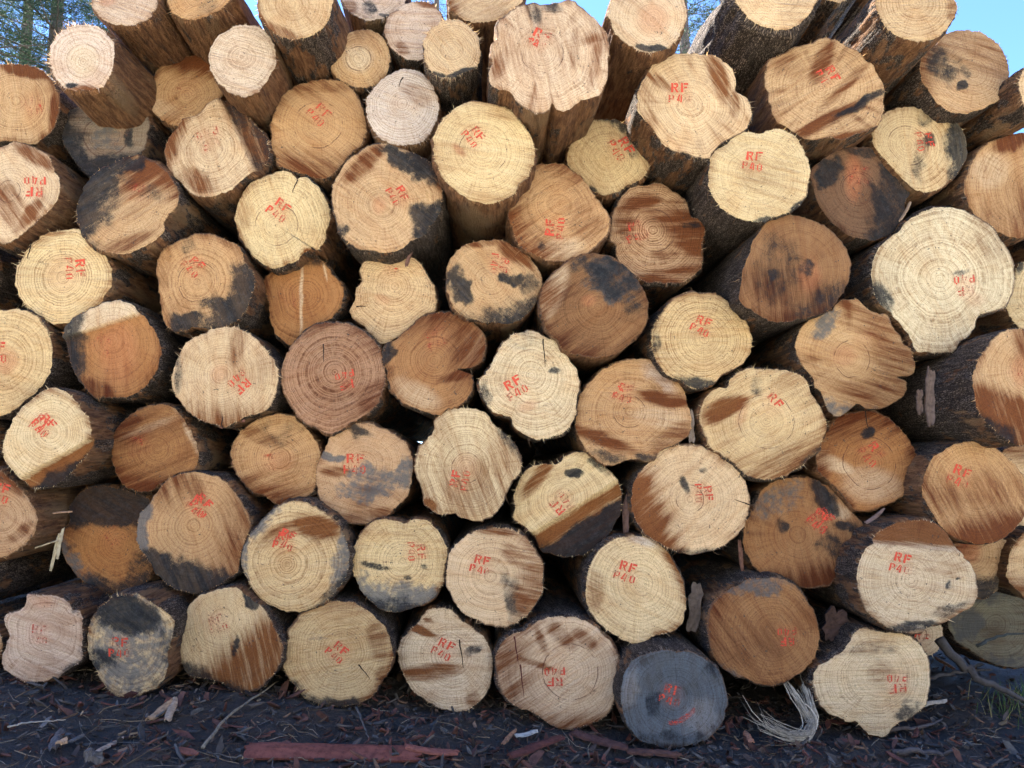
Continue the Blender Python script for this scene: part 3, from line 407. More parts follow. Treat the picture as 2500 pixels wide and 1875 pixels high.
L(75,'J','1350,1400 1355,1320 1380,1250 1440,1170 1520,1110 1610,1080 1700,1075 1790,1085 1870,1130 1930,1190 1980,1260 2010,1350 2010,1450 1990,1540 1930,1620 1860,1690 1780,1740 1690,1745 1600,1720 1520,1680 1450,1630 1390,1540 1360,1470',(1650,1400),-.06,'P',10,
  [('b','h',1850,1400,5,90,.55),('d','e',1800,1560,60,170,-12,.55),('b','e',1870,1560,70,130,-15,.6),('b','e',1700,1090,180,40,5,.6),('b','e',1830,1260,120,60,30,.5)],(1590,1325,14,1.05,'full'),'tan log with a crisp full mark and a dark streak down its right',bk=.2,fr=1.6)
L(76,'K','640,1450 650,1370 690,1280 750,1200 830,1150 920,1130 1010,1130 1090,1145 1150,1190 1210,1260 1250,1340 1290,1420 1310,1500 1320,1580 1300,1680 1260,1757 1180,1787 1100,1807 1000,1852 930,1847 860,1817 790,1777 730,1727 680,1667 650,1597 640,1517',(1010,1450),-.06,'C2',25,
  [('b','h',1210,1350,-25,45,.85),('b','e',700,1500,60,160,0,.35),('W','e',1020,1170,110,35,15,.7)],(910,1375,18,1.05,'full'),'cream log with a clear full mark and a brown right rim',bk=.25)
L(77,'L','1085,1430 1090,1360 1110,1290 1140,1220 1190,1180 1240,1110 1330,1060 1420,1030 1520,1020 1610,1035 1680,1080 1730,1140 1770,1210 1820,1280 1870,1360 1900,1440 1905,1520 1870,1600 1800,1640 1720,1690 1650,1720 1560,1740 1530,1780 1460,1790 1380,1780 1290,1740 1200,1690 1150,1640 1110,1560 1090,1490',(1450,1430),-.22,'C3',10,
  [('b','h',1480,1190,275,40,.95),('d','e',1420,1740,220,35,-5,.75),('d','e',1700,1455,15,40,0,.9),('d','e',1770,1415,15,12,0,.8),('d','e',1700,1620,160,40,-20,.45)],(1385,1315,14,1.1,'p4'),'whitish log with a brown cap and bold mark at the lower right',bk=.35,step=(1480,1200,275,.02))
L(78,'L','1760,1150 1850,1170 1950,1185 2050,1150 2100,1170 2120,1230 2110,1310 2080,1390 2040,1450 2030,1500 1960,1550 1880,1540 1800,1480 1750,1400 1720,1280',(1850,1240),.16,'T2',0,
  [('d','h',1950,1410,95,50,.9),('r','e',1840,1230,80,80,0,.8)],(1840,1225,20,.4,'smear'),'small log with a dark bottom peeking out behind the whitish brown capped log',bk=.4)
L(79,'L','2095,1390 2110,1300 2140,1200 2212,1110 2300,1080 2400,1110 2470,1200 2490,1320 2460,1440 2380,1530 2280,1560 2212,1540 2150,1480 2110,1440',(2300,1310),.08,'P',0,[('b','h',2200,1420,100,60,.6)],None,'pale log with brown base low on the right edge',bk=.4)
# ---- bottom row
L(80,'M','30,640 60,610 130,600 170,550 190,490 260,490 340,490 420,510 470,550 490,590 540,600 555,680 555,770 550,850 555,900 520,960 450,1000 400,1040 340,1060 280,1085 200,1085 130,1070 60,1020 10,970 15,900 40,830 60,760 35,700',(330,740),-.3,'K',20,
  [('d','h',490,930,40,60,.8),('r','e',300,540,80,40,0,.4),('d','e',510,570,40,40,0,.6)],(265,760,5,.6,'full'),'angular pinkish log at the bottom left corner of the pile',bk=.35)
L(81,'M','590,800 595,720 625,630 680,570 760,510 850,490 930,485 1000,530 1070,570 1130,620 1175,670 1170,740 1150,820 1130,900 1130,980 1110,1050 1050,1110 980,1150 890,1185 800,1180 740,1140 680,1080 650,1010 610,930 590,860',(880,810),-.3,'Y2',40,
  [('g','e',880,830,330,400,5,.7),('d','e',850,620,260,130,5,1.1),('d','e',680,910,130,80,10,.7),('d','h',900,1080,70,140,.42),('d','e',1120,820,50,230,5,.4)],(810,845,2,.95,'full'),'dirty yellow log with a black upper half, second in the bottom row',bk=.35)
L(82,'M','1195,790 1200,730 1240,650 1270,570 1330,510 1410,470 1500,445 1590,440 1650,480 1720,540 1800,600 1850,700 1900,800 1910,880 1890,950 1860,1020 1800,1080 1740,1130 1650,1150 1560,1130 1480,1080 1400,1060 1300,1040 1240,990 1210,900',(1500,650),-.16,'Y2',75,
  [('b','h',1580,820,50,110,.8),('d','h',1400,1010,115,60,.85),('d','e',1690,510,55,45,40,1.1),('d','e',1585,830,20,70,12,1.0),('p','e',1700,850,12,260,8,.6),('p','e',1800,830,12,200,8,.5)],(1470,690,-20,.6,'full'),'tan log with vertical pale scratches and a slim dark gouge',bk=.3)
L(83,'N','280,800 290,720 340,650 400,590 490,550 580,535 680,535 780,570 850,630 920,690 970,770 990,870 990,950 950,1040 900,1100 880,1150 820,1200 740,1230 660,1250 560,1250 480,1225 400,1180 340,1120 290,1060 250,980 270,900',(650,870),-.11,'Y2',-10,
  [('b','e',900,800,80,160,-10,.5),('b','h',620,600,270,60,.4),('d','h',420,1150,125,50,.75),('d','e',640,1220,230,50,0,.72),('g','e',490,790,60,18,0,.5),('b','e',930,1040,60,80,10,.6)],(620,880,40,1.05,'full'),'cream log with black speckled bottom rim at the front of the ground',bk=.3,crack=[(760,960,840,1060)])
L(84,'N','1030,910 1040,820 1090,750 1160,680 1210,610 1270,580 1350,575 1420,610 1450,660 1520,700 1600,770 1650,850 1665,940 1660,1030 1640,1120 1600,1190 1540,1240 1470,1275 1380,1275 1290,1250 1220,1210 1150,1160 1090,1080 1050,1000',(1390,890),-.02,'C3',0,
  [('b','e',1180,730,120,25,22,.95),('b','e',1250,1010,220,60,-5,.65),('d','e',1530,880,80,30,-20,.55),('b','e',1540,1200,60,60,0,.6),('b','e',1230,660,40,18,10,.8)],(1340,860,28,1.05,'full'),'cream pear shaped log with two reddish brown bands in the bottom row',bk=.3,crack=[(1442,790,1465,985)])
L(85,'O','25,960 35,880 80,800 150,750 220,735 290,680 380,645 480,635 590,650 680,690 740,750 800,800 850,880 880,970 875,1060 850,1140 820,1240 770,1310 680,1360 590,1395 500,1400 400,1370 320,1310 240,1270 150,1240 90,1180 50,1110 30,1040',(540,1010),-.11,'P2',-32,
  [('b','h',250,1000,170,160,.6),('b','h',480,1290,95,80,.6),('b','e',470,760,130,60,40,.6),('b','e',330,790,30,110,-20,.6),('b','e',290,950,150,25,20,.7),('b','e',620,780,120,50,35,.5)],(425,1040,178,.9,'full'),'large log with one dark red vertical crack, middle of the bottom row',bk=.3,crack=[(155,770,190,960),(190,960,218,1180)],crackred=1)
L(86,'O','875,1180 880,1080 910,990 960,930 1040,890 1140,865 1250,870 1350,875 1430,910 1490,950 1530,1000 1570,1080 1590,1180 1590,1260 1560,1350 1500,1430 1420,1480 1320,1510 1210,1530 1110,1510 1010,1470 950,1420 910,1340 885,1260',(1240,1180),-.26,'G',85,
  [('b','e',1010,940,90,40,-20,.35),('d','e',1090,1200,60,90,0,.55),('W','e',1420,1330,130,110,0,.22),('W','e',930,1130,60,160,10,.25),('d','e',1480,1000,90,60,40,.5),('d','e',1200,1450,260,50,0,.45)],(1215,1170,14,.75,'full'),'weathered blue grey log resting on the ground in front',bk=.25,ringc=.9,ringsp=.016,smear=(1290,1310))
L(87,'P','75,700 80,620 110,540 180,480 270,430 350,385 450,375 560,380 640,410 710,470 770,560 810,650 835,760 820,850 790,930 740,990 670,1040 590,1085 500,1105 420,1095 350,1060 270,1040 200,1000 130,930 90,820',(520,740),-.11,'O3',55,
  [('g','e',430,430,260,80,-10,.65),('g','h',200,960,130,50,.6),('b','h',230,640,190,120,.6)],(610,770,176,.9,'full'),'evenly brown round log with inverted mark above the frayed fibre strip',bk=.25)
L(88,'P','790,1110 800,1020 830,970 900,930 980,880 1030,820 1060,760 1120,715 1190,725 1260,750 1330,740 1410,755 1480,790 1530,850 1570,920 1585,1000 1580,1090 1570,1190 1530,1260 1460,1320 1380,1360 1330,1380 1310,1420 1250,1455 1190,1440 1130,1400 1090,1350 1040,1355 970,1320 880,1280 820,1210',(1230,1030),-.16,'C2',0,
  [('d','e',1440,1290,110,80,-25,.55),('b','e',1240,1020,90,100,0,.3),('d','e',1200,850,330,60,-5,.28),('p','e',900,1050,90,120,0,.3)],(1355,1085,176,1.05,'full'),'pale lumpy log with knobbed bottom at the right end of the bottom row',bk=.3)
L(89,'P','1480,760 1560,700 1650,690 1665,760 1640,850 1580,900 1500,880 1450,820',(1500,760),.3,'C3',0,[],(1512,800,20,.8,'r'),'small whitish log end between two pale logs at the lower right',bk=.3)
L(90,'P','1700,680 1750,600 1850,560 1950,480 2050,460 2150,470 2212,490 2330,560 2400,700 2380,850 2280,960 2150,980 2000,950 1870,880 1780,820 1720,750',(2020,690),.42,'B3',0,
  [('g','h',1950,560,260,80,.9),('g','e',1800,700,120,120,0,.8),('g','h',2050,900,90,60,.6),('b','e',2000,730,120,60,0,.5)],None,'dirty grey green log set back at the lower right by the grass',bk=.3)
# ---- the pile goes on past the left edge
L(91,'I','-330,1380 -300,1280 -220,1220 -130,1225 -50,1290 -20,1380 -40,1480 -110,1550 -210,1555 -290,1490',(-170,1390),-.05,'T',0,[],None,'dark barked log low at the left edge above the angular pinkish log',bk=.12)
for _k,(_t,_x,_y,_r,_d,_l) in enumerate([('M',-200,830,215,-.1,'log just past the left edge beside the angular pinkish log'),('M',-620,760,220,-.05,'log farthest past the left edge on the ground'),('I',-420,1000,215,.0,'log past the left edge beside the pinkish tan log'),
    ('I',-230,520,220,.05,'log past the left edge beside the cream sliced log'),('E',-520,1120,215,.0,'log past the left edge beside the cream pink hearted log'),('E',-470,640,210,.0,'log past the left edge below the tan streaked log'),('A',-420,1360,205,.0,'log past the left edge beside the tan streaked log'),
    ('A',-420,860,200,.0,'log past the left edge beside the tan flaking log'),('I',-720,620,210,.05,'outer log past the left edge halfway up the pile')]):
    _r2=np.random.RandomState(300+_k); _n=14
    _o=' '.join('%.0f,%.0f'%(_x+_r*(1+_r2.uniform(-.07,.07))*math.cos(i*6.2832/_n),_y+_r*(1+_r2.uniform(-.07,.07))*math.sin(i*6.2832/_n)) for i in range(_n))
    L(92+_k,_t,_o,(_x+10,_y),_d,['P','T2','Y2','T'][_k%4],20*_k,[('b','h',_x,_y+60,70+20*_k,90,.6)],None,_l,bk=.3)
L(102,'D','1060,-160 1100,-230 1180,-260 1260,-230 1300,-160 1280,-80 1210,-30 1130,-40 1080,-90',(1180,-150),.25,'P',0,[],None,'log set back between the two highest logs at the top right',bk=.3)
L(103,'D','560,-440 600,-520 690,-560 790,-530 840,-450 820,-360 740,-310 640,-320 580,-370',(700,-440),-.05,'P',0,[],None,'unseen log added above the furrowed grey bark log to block sun',bk=.3)  # not in view; added to keep sun out of the gap below
L(104,'H','2420,60 2480,0 2570,-20 2660,10 2710,90 2700,200 2640,280 2550,300 2460,260 2415,170',(2560,140),.1,'P',0,[],None,'log past the right edge beside the biggest pale cream log',bk=.3)
L(105,'J','1800,556 1815,500 1860,470 1915,480 1950,530 1945,590 1900,635 1840,630 1805,600',(1875,552),1.3,'B',0,[('d','e',1872,556,90,90,0,.8)],None,'dark filler log end added deep in the gap right of the lobed cream log',bk=.3)  # added filler log, hides a sunlit spot showing through the pile
L(106,'L','1380,487 1395,430 1440,400 1500,410 1535,460 1530,520 1490,565 1420,560 1385,530',(1455,485),1.1,'B',0,[('d','e',1455,487,90,90,0,.8)],None,'added dark log end filling the gap above the tan log that darkens below',bk=.3)  # another dark filler, put in to cover brightness behind the gap
# ------------------------------------------------------------------ building one log
TONE = {'P': (.70, .51, .295), 'P2': (.71, .535, .345), 'Y': (.74, .575, .32), 'Y2': (.67, .50, .27), 'C': (.79, .655, .41), 'C2': (.74, .585, .35), 'C3': (.72, .59, .405),
        'K': (.68, .525, .38), 'K2': (.70, .535, .37), 'K3': (.73, .57, .43), 'T': (.54, .325, .15), 'T2': (.60, .395, .205), 'T3': (.54, .35, .195), 'O': (.38, .18, .065), 'O2': (.28, .145, .06),
        'O3': (.35, .18, .075), 'R': (.40, .24, .15), 'W': (.60, .50, .40), 'G': (.115, .137, .160), 'B': (.19, .105, .055), 'B2': (.25, .19, .13), 'B3': (.20, .19, .14)}
N_ANG, N_RAD = 112, 22
def spline(pts, n):
    P = np.asarray(pts, float); m = len(P); out = []
    for i in range(m):
        p0, p1, p2, p3 = P[i - 1], P[i], P[(i + 1) % m], P[(i + 2) % m]
        for t in np.linspace(0, 1, 10, endpoint=False):
            out.append(.5 * (2 * p1 + (p2 - p0) * t + (2 * p0 - 5 * p1 + 4 * p2 - p3) * t * t + (-p0 + 3 * p1 - 3 * p2 + p3) * t ** 3))
    out = np.array(out); d = np.linalg.norm(np.roll(out, -1, 0) - out, axis=1); s = np.concatenate([[0], np.cumsum(d)])
    q = np.linspace(0, s[-1], n, endpoint=False); cl = np.vstack([out, out[:1]])
    return np.stack([np.interp(q, s, cl[:, 0]), np.interp(q, s, cl[:, 1])], 1)
def stain_fields(log, zp):                      # zp: points in the numbers of the log's sheet
    f = {k: np.zeros(len(zp)) for k in 'bdgprW'}; wn_ = SinNoise(500 + log['key']); p3 = np.c_[zp * .004, np.zeros(len(zp))]
    wx, wy = wn_(p3, 4.0, 4), wn_(p3 + 7.7, 4.0, 4); zp0 = zp
    for st in log['stains']:
        k, sh = st[0], st[1]
        if sh == 'h':
            x, y, ang, soft = st[2:6]; am = 0 if soft <= 16 or st[0] == 'b' else 8 + .35 * soft; zp = zp0 + np.c_[wx, wy] * am; s = st[6] if len(st) > 6 else 1.0
            d = (zp[:, 0] - x) * math.cos(R(ang)) + (zp[:, 1] - y) * math.sin(R(ang))
            v = sstep(-soft, soft, d) * s
        else:
            x, y, rx, ry, ang = st[2:7]; am = min(40, 3 + .5 * min(rx, ry)) if st[0] in 'dgW' else 6; zp = zp0 + np.c_[wx, wy] * am; s = st[7] if len(st) > 7 else 1.0
            dx, dy = zp[:, 0] - x, zp[:, 1] - y; ca, sa = math.cos(R(ang)), math.sin(R(ang))
            q = np.sqrt(((dx * ca + dy * sa) / rx) ** 2 + ((-dx * sa + dy * ca) / ry) ** 2)
            v = (1 - sstep(.55, 1.35, q)) * s
        f[k] = np.maximum(f[k], v)
    return f
GLYPH = {'R': [[(-.02, 0), (.21, 0), (.21, 1), (-.02, 1)], [(.26, .81), (.5, .81), (.56, 1), (.25, 1)], [(.52, .58), (.7, .58), (.72, .9), (.6, .98), (.52, .84)], [(.26, .42), (.6, .42), (.66, .54), (.5, .6), (.25, .6)], [(.34, .42), (.53, .42), (.78, 0), (.57, 0)]],
         'F': [[(-.02, 0), (.21, 0), (.21, 1), (-.02, 1)], [(.26, .80), (.74, .80), (.72, 1), (.25, 1)], [(.26, .42), (.62, .42), (.62, .62), (.25, .6)]],
         'P': [[(-.02, 0), (.21, 0), (.21, 1), (-.02, 1)], [(.26, .81), (.5, .81), (.56, 1), (.25, 1)], [(.5, .52), (.68, .56), (.7, .9), (.58, .98), (.5, .84)], [(.25, .38), (.56, .38), (.62, .48), (.25, .53)]],
         '4': [[(.0, .26), (.16, .26), (.46, 1), (.28, 1)], [(.0, .2), (.38, .2), (.38, .35), (.0, .35)], [(.46, 0), (.64, 0), (.64, .95), (.5, .95)]],
         '0': [[(.0, .16), (.17, .1), (.17, .9), (.0, .84)], [(.47, .1), (.64, .16), (.64, .84), (.47, .9)], [(.21, .85), (.43, .85), (.38, 1), (.26, 1)], [(.26, 0), (.38, 0), (.43, .15), (.21, .15)]]}
LINES = {'full': ['RF', 'P40'], 'double': ['RF', 'P40'], 'p4': ['RF', 'P40'], 'rf': ['RF', ''], 'r': ['RF', ''], 'smear': ['RF', 'P40']}
FACE_INFO = {}
def build_log(log):
    key = log['key']; rs = np.random.RandomState(1000 + key); nz = SinNoise(key)
    pts_px = np.array([to_px(log['tile'], p) for p in log['pts']])
    out_px = spline(pts_px, N_ANG)
    cen_px = out_px.mean(0); c_px = to_px(log['tile'], log['pith'])
    p0 = at_depth(cen_px[0], cen_px[1], log['depth'])
    tx, ty = rs.uniform(-.09, .09), rs.uniform(-.09, .09)
    nrm = np.array([tx, -1.0, ty]); nrm /= np.linalg.norm(nrm)
    U = np.cross(np.array([0, 0, 1.0]), -nrm); U = -U / np.linalg.norm(U)
    if U[0] < 0: U = -U
    V = np.cross(-nrm, U); V = V / np.linalg.norm(V)
    if V[2] < 0: V = -V
    fc = 2.765
    def zoomc(px): return (px - np.array(TILE[log['tile']])) * fc
    def uv_of(P): return np.stack([(P - p0) @ U, (P - p0) @ V], 1)
    def height(px, P):
        h = .0030 * nz(np.c_[uv_of(P), np.zeros(len(P))], 14, 3)
        if 'step' in log:
            x, y, ang, dz = log['step']; z = zoomc(px)
            h = h - dz * sstep(-5, 5, (z[:, 0] - x) * math.cos(R(ang)) + (z[:, 1] - y) * math.sin(R(ang)))
        return h
    # --- the sawn face: a polar grid round the pith
    groove_shade = np.zeros(N_ANG)
    if 'flute' in log:
        kf, af = log['flute']; th = np.arctan2(out_px[:, 1] - cen_px[1], out_px[:, 0] - cen_px[0]); th = th + .12 * np.sin(2 * th + key) + .08 * np.sin(5 * th + 2 * key)
        lobe = np.abs(np.cos(kf * th / 2)); var = .55 + .45 * np.sin(3 * th + key); out_px = cen_px + (out_px - cen_px) * (1 + af * (lobe - .64) * var)[:, None] * 1.0
        groove_shade = (1 - lobe) ** 2 * np.clip(var, 0, 1) * min(1, af / .025)
    jit = nz(np.c_[out_px * .02, np.zeros(N_ANG)], 6, 3)
    dirn = out_px - cen_px; dirn /= np.linalg.norm(dirn, axis=1, keepdims=True)
    out_px = out_px + dirn * (jit[:, None] * 2.0 + rs.normal(0, .95, (N_ANG, 1)))
    ts = (np.arange(1, N_RAD + 1) / N_RAD) ** .92
    grid = c_px[None, None] + ts[:, None, None] * (out_px - c_px)[None]
    gpx = np.vstack([c_px[None], grid.reshape(-1, 2)]); tt = np.concatenate([[0], np.repeat(ts, N_ANG)])
    P = on_plane(gpx, p0, nrm); uv = uv_of(P); puv = uv[0]
    hgt = height(gpx, P); hgt = hgt - .004 * sstep(.95, 1.0, tt)
    P3 = P + nrm[None] * hgt[:, None]
    dist = np.linalg.norm(uv - puv, axis=1); rim_r = dist[-N_ANG:]; rmean = rim_r.mean()
    wv = tt ** 1.2
    ring = dist * (1 - wv * .6) + tt * rmean * wv * .6
    f = stain_fields(log, zoomc(gpx))
    if log['mark']:                                                     # overspray round the stencil
        q_ = np.linalg.norm(gpx - to_px(log['tile'], log['mark'][:2]), axis=1); f['r'] = np.maximum(f['r'], .22 * log['mark'][3] * (1 - sstep(12, 42, q_)))
    base = np.array(TONE[log['tone']]) * (1 + rs.uniform(-.08, .04)) * np.array([1, 1, 1]) ** 1 * (1 + np.clip(rs.normal(0, .5), -1, 1) * np.array([0, .025, .09]))
    tone = np.repeat(base[None], len(gpx), 0)
    lf = nz(np.c_[uv, np.zeros(len(uv))], 9, 2)
    tone *= (1 + .07 * lf)[:, None]
    for k, colr in (('p', (.74, .60, .40)), ('r', (.55, .22, .10)), ('W', (.62, .58, .55))):
        w = np.clip(f[k], 0, 1)[:, None] * .8; tone = tone * (1 - w) + np.array(colr) * w
    ca, sa = math.cos(R(log['saw'])), -math.sin(R(log['saw']))
    seed = key * 3.17
    fuv = np.stack([uv[:, 0] * ca + uv[:, 1] * sa, -uv[:, 0] * sa + uv[:, 1] * ca, np.full(len(uv), seed)], 1)
    pol = uv - puv; pol = pol / (np.linalg.norm(pol, axis=1, keepdims=True) + 1e-6); pol = np.c_[pol * 26, ring * 9 + seed]
    xb = (rs.uniform(.55, .9) if log['tone'][0] in 'TO' else rs.uniform(.1, .45)) if key not in (41, 86) else .05; f['b'] = np.maximum(f['b'], xb * sstep(-.1, 1.2, nz(np.c_[uv, np.full(len(uv), seed)], 4.5, 2))); f['b'] = np.maximum(f['b'], (.25 + .5 * rs.rand()) * sstep(.80, 1.0, tt) * sstep(-.1, .8, nz(np.c_[uv, np.full(len(uv), 9.1)], 6, 2)))
    f['b'] = np.maximum(f['b'], np.concatenate([[0], np.tile(groove_shade, N_RAD)]) * sstep(.25, .8, tt) * .8)  # shading of the flute grooves painted in as brown bands
    rimn = nz(np.c_[uv * 1.0, np.full(len(uv), 3.3)], 7, 2)
    rim = sstep(.93, 1.0, tt) * (.72 + .5 * rimn)
    ang_s = np.tile(np.arange(N_ANG), N_RAD)
    crackr = np.full(len(uv), 1.0)
    if 'redring' in log: crackr = ring - log['redring'] / fc * (p0[1] - CAM[1]) / FPX
    elif rs.rand() < .12: crackr = ring - rmean * rs.uniform(.2, .5)
    faces = [(0, 1 + j, 1 + (j + 1) % N_ANG) for j in range(N_ANG)]
    for i in range(N_RAD - 1):
        a, b = 1 + i * N_ANG, 1 + (i + 1) * N_ANG
        faces += [(a + j, b + j, b + (j + 1) % N_ANG, a + (j + 1) % N_ANG) for j in range(N_ANG)]
    e1, e2 = P3[1] - P3[0], P3[2] - P3[0]
    if np.dot(np.cross(e1, e2), nrm) < 0: faces = [tuple(reversed(q)) for q in faces]
    axis = np.array([rs.uniform(-.012, .012), 1.0, rs.uniform(-.012, .012)]); axis /= np.linalg.norm(axis)
    bark_o = P3[-N_ANG:]; cen = bark_o.mean(0)
    base_loc = Vector((cen[0], cen[1], bark_o[:, 2].min()))
    root = empty('log', base_loc); tag(root, log['label'], 'log', 'sawn logs stacked in the pile')
    inv = np.array(base_loc)
    one = np.ones(len(uv))
    new_mesh('sawn_face', P3 - inv, faces, M_WOOD, root, True, dict(
        fuv=('FLOAT_VECTOR', fuv), pol=('FLOAT_VECTOR', pol), tone=('FLOAT_COLOR', tone), ring=('FLOAT', ring), ringsp=('FLOAT', one * log.get('ringsp', rs.uniform(.012, .017))),
        ringc=('FLOAT', one * log.get('ringc', rs.uniform(.75, 1.05))), brown=('FLOAT', f['b']), dirt=('FLOAT', f['d']), grey=('FLOAT', f['g']), crackr=('FLOAT', crackr), rim=('FLOAT', rim)))
    # --- the bark: rings of points running back along the log
    thick = log.get('thick', rs.uniform(0, .45))
    S = np.concatenate([[0, .004], np.cumsum([.012] * 4 + [.02] * 6 + [.03] * 8 + [.05] * 6 + [.1] * 4 + [.3] * 3 + [.7] * 4)])
    length = 5.2 + rs.uniform(-.3, .3); S = S * (length / S[-1])
    rad = bark_o - cen; rad = rad - np.outer(rad @ axis, axis); rl = np.linalg.norm(rad, axis=1); ru = rad / rl[:, None]
    req = np.sqrt((rl ** 2).mean()) * log.get('grow', .97)
    rows = []; buv = []; strip = []
    circ = np.concatenate([[0], np.cumsum(np.linalg.norm(np.diff(bark_o, axis=0), axis=1))])
    for k, s in enumerate(S):
        w = sstep(.0, 1.4 if 'grow' not in log else .7, np.array([s]))[0]
        r_ = rl * (1 - w) + req * w
        bt = (.004 + .018 * thick) * (sstep(0, .02, np.array([s]))[0])
        pos = np.c_[circ, np.full(N_ANG, s * .35), np.full(N_ANG, key)]
        amp = (.004 + .010 * thick) * min(1, s / .03)
        pos2 = np.c_[np.cos(np.arange(N_ANG) * 6.2832 / N_ANG) * rmean, np.full(N_ANG, s * .3), np.sin(np.arange(N_ANG) * 6.2832 / N_ANG) * rmean]
        dsp = amp * nz(pos2, 30, 4)
        if k == 0:
            q = bark_o - nrm[None] * .001
        else:
            q = cen[None] + axis[None] * s + ru * (r_ + bt + dsp)[:, None]
            q = q + np.outer((bark_o - cen) @ axis, axis) * (1 - w)
        rows.append(q); buv.append(np.c_[circ, np.full(N_ANG, s), np.full(N_ANG, seed)])
        strip.append(np.full(N_ANG, log['bk'] + .1) + .18 * nz(pos2, 6, 2))
    nS = len(S); bv = np.vstack(rows + [(cen + axis * S[-1])[None]])
    bf = []
    for k in range(nS - 1):
        a, b = k * N_ANG, (k + 1) * N_ANG
        bf += [(a + j, b + j, b + (j + 1) % N_ANG, a + (j + 1) % N_ANG) for j in range(N_ANG)]
    last = (nS - 1) * N_ANG
    bf += [(last + j, nS * N_ANG, last + (j + 1) % N_ANG) for j in range(N_ANG)]
    buv = np.vstack(buv + [[[0, S[-1], seed]]]); strip = np.concatenate(strip + [[.5]])
    mid = np.cross(bv[bf[0][1]] - bv[bf[0][0]], bv[bf[0][2]] - bv[bf[0][0]])
    if np.dot(np.cross(bv[N_ANG * 6 + 1] - bv[N_ANG * 5], bv[N_ANG * 6] - bv[N_ANG * 5]), ru[0]) > 0: pass
    q = bf[N_ANG * 6]; nn = np.cross(bv[q[1]] - bv[q[0]], bv[q[2]] - bv[q[0]])
    if np.dot(nn, ru[0]) < 0: bf = [tuple(reversed(x)) for x in bf]
    new_mesh('bark', bv - inv, bf, M_BARK, root, True, dict(buv=('FLOAT_VECTOR', buv), strip=('FLOAT', strip)))
    # --- torn fibres round the rim
    fr = log.get('fr', 1.0); vv, ff, cc = [], [], []
    nsp = int(150 + 60 * fr); fring = np.clip(.45 + 1.1 * nz(np.c_[bark_o[:, 0], bark_o[:, 2], np.full(N_ANG, seed)], 16, 2), .02, 1.4)
    for i in range(nsp):
        j = rs.randint(N_ANG)
        if fr > 3: j = int(N_ANG * rs.uniform(0, 1)); 
        a, b = bark_o[j], bark_o[(j + 1) % N_ANG]; p = a + (b - a) * rs.rand(); o_ = ru[j]
        if fr > 3 and not (o_[0] < .25 and o_[2] > -.25) and rs.rand() < .7: continue
        tuft = .5 + .9 * fring[j]
        if fr <= 3 and rs.rand() > tuft: continue
        ln = min(.035, (.35 + fring[j]) * rs.exponential(.0072) * (fr if fr < 3 else 2.6) + .002); tg = (b - a) / (np.linalg.norm(b - a) + 1e-9)
        d = o_ * 1.0 + tg * rs.normal(0, .5) - nrm * -rs.uniform(-.5, .5); d /= np.linalg.norm(d)
        wd = rs.uniform(.0010, .0024); k = len(vv); p = p - o_ * .004 + nrm * .0015
        vv += [p - tg * wd, p + tg * wd, p + d * ln]; ff.append((k, k + 1, k + 2))
        cb = base * rs.uniform(.7, 1.15) if rs.rand() < .5 else np.array((.16, .09, .055)) * rs.uniform(.6, 1.4)
        cc += [cb] * 3
    for i in range(rs.randint(3, 9)):                                   # longer wisps of inner bark
        j = rs.randint(N_ANG)
        if ru[j][2] > .3 and rs.rand() < .6: continue
        p = bark_o[j] + axis * .02; d = ru[j] * .6 + rs.normal(0, .5, 3) + np.array([0, -.2, -.5]); d /= np.linalg.norm(d)
        ln = rs.uniform(.02, .07); side = np.cross(d, nrm); side /= np.linalg.norm(side) + 1e-9
        cb = np.array((.30, .19, .11)) * rs.uniform(.4, 1.3); prev = None
        for q in range(5):
            x = q / 4; wd = .0014 * (1 - x * .8); k = len(vv)
            vv += [p - side * wd, p + side * wd]; cc += [cb] * 2
            if prev is not None: ff.append((prev, prev + 1, k + 1, k))
            prev = k; d = d + rs.normal(0, .35, 3) + np.array([0, 0, -.1]); d /= np.linalg.norm(d); p = p + d * ln / 4
    o = new_mesh('splinter_fringe', np.array(vv) - inv, ff, M_FRINGE, root, False, dict(tone=('FLOAT_COLOR', np.array(cc)))); o['kind'] = 'stuff'
    # --- the sprayed mark
    if log['mark']:
        mx, my, rot, op, mode = log['mark']; cpx = to_px(log['tile'], (mx, my)); polys = []; fades = []
        sz = 22.4 * (1 + rs.uniform(-.10, .08))                         # letter height, photograph pixels
        def lay(ox, oy, dr):
            for li, tx_ in enumerate(LINES[mode]):
                hgt_ = sz if li == 0 else sz * .86; adv = (1.02 if li == 0 else .84) * sz; wid = adv * (len(tx_) - 1) + sz * .72
                x0 = -wid / 2 + (rs.uniform(-2, 2) if li else 0); y0 = 2.5 if li == 0 else -hgt_ - 3.0
                for ci, ch in enumerate(tx_):
                    jx, jy, lf_ = rs.normal(0, .7), rs.normal(0, .7), rs.uniform(.7, 1.08) * (.6 if mode == 'p4' and ch == '0' else 1)
                    for poly in GLYPH[ch]:
                        q = np.array([(jx + x0 + ci * adv + gx * hgt_ * (1.0 if li == 0 else .98), jy + y0 + gy * hgt_) for gx, gy in poly])
                        a = R(rot + dr); X, Y = q[:, 0] + ox, -(q[:, 1] + oy)
                        fades.append(lf_); polys.append(np.stack([X * math.cos(a) - Y * math.sin(a) + cpx[0], X * math.sin(a) + Y * math.cos(a) + cpx[1]], 1))
        lay(0, 0, 0)
        if mode == 'double': lay(4, 7, 9)
        if mode == 'smear': lay(-3, 3, -12)
        vv, ff, opac = [], [], []
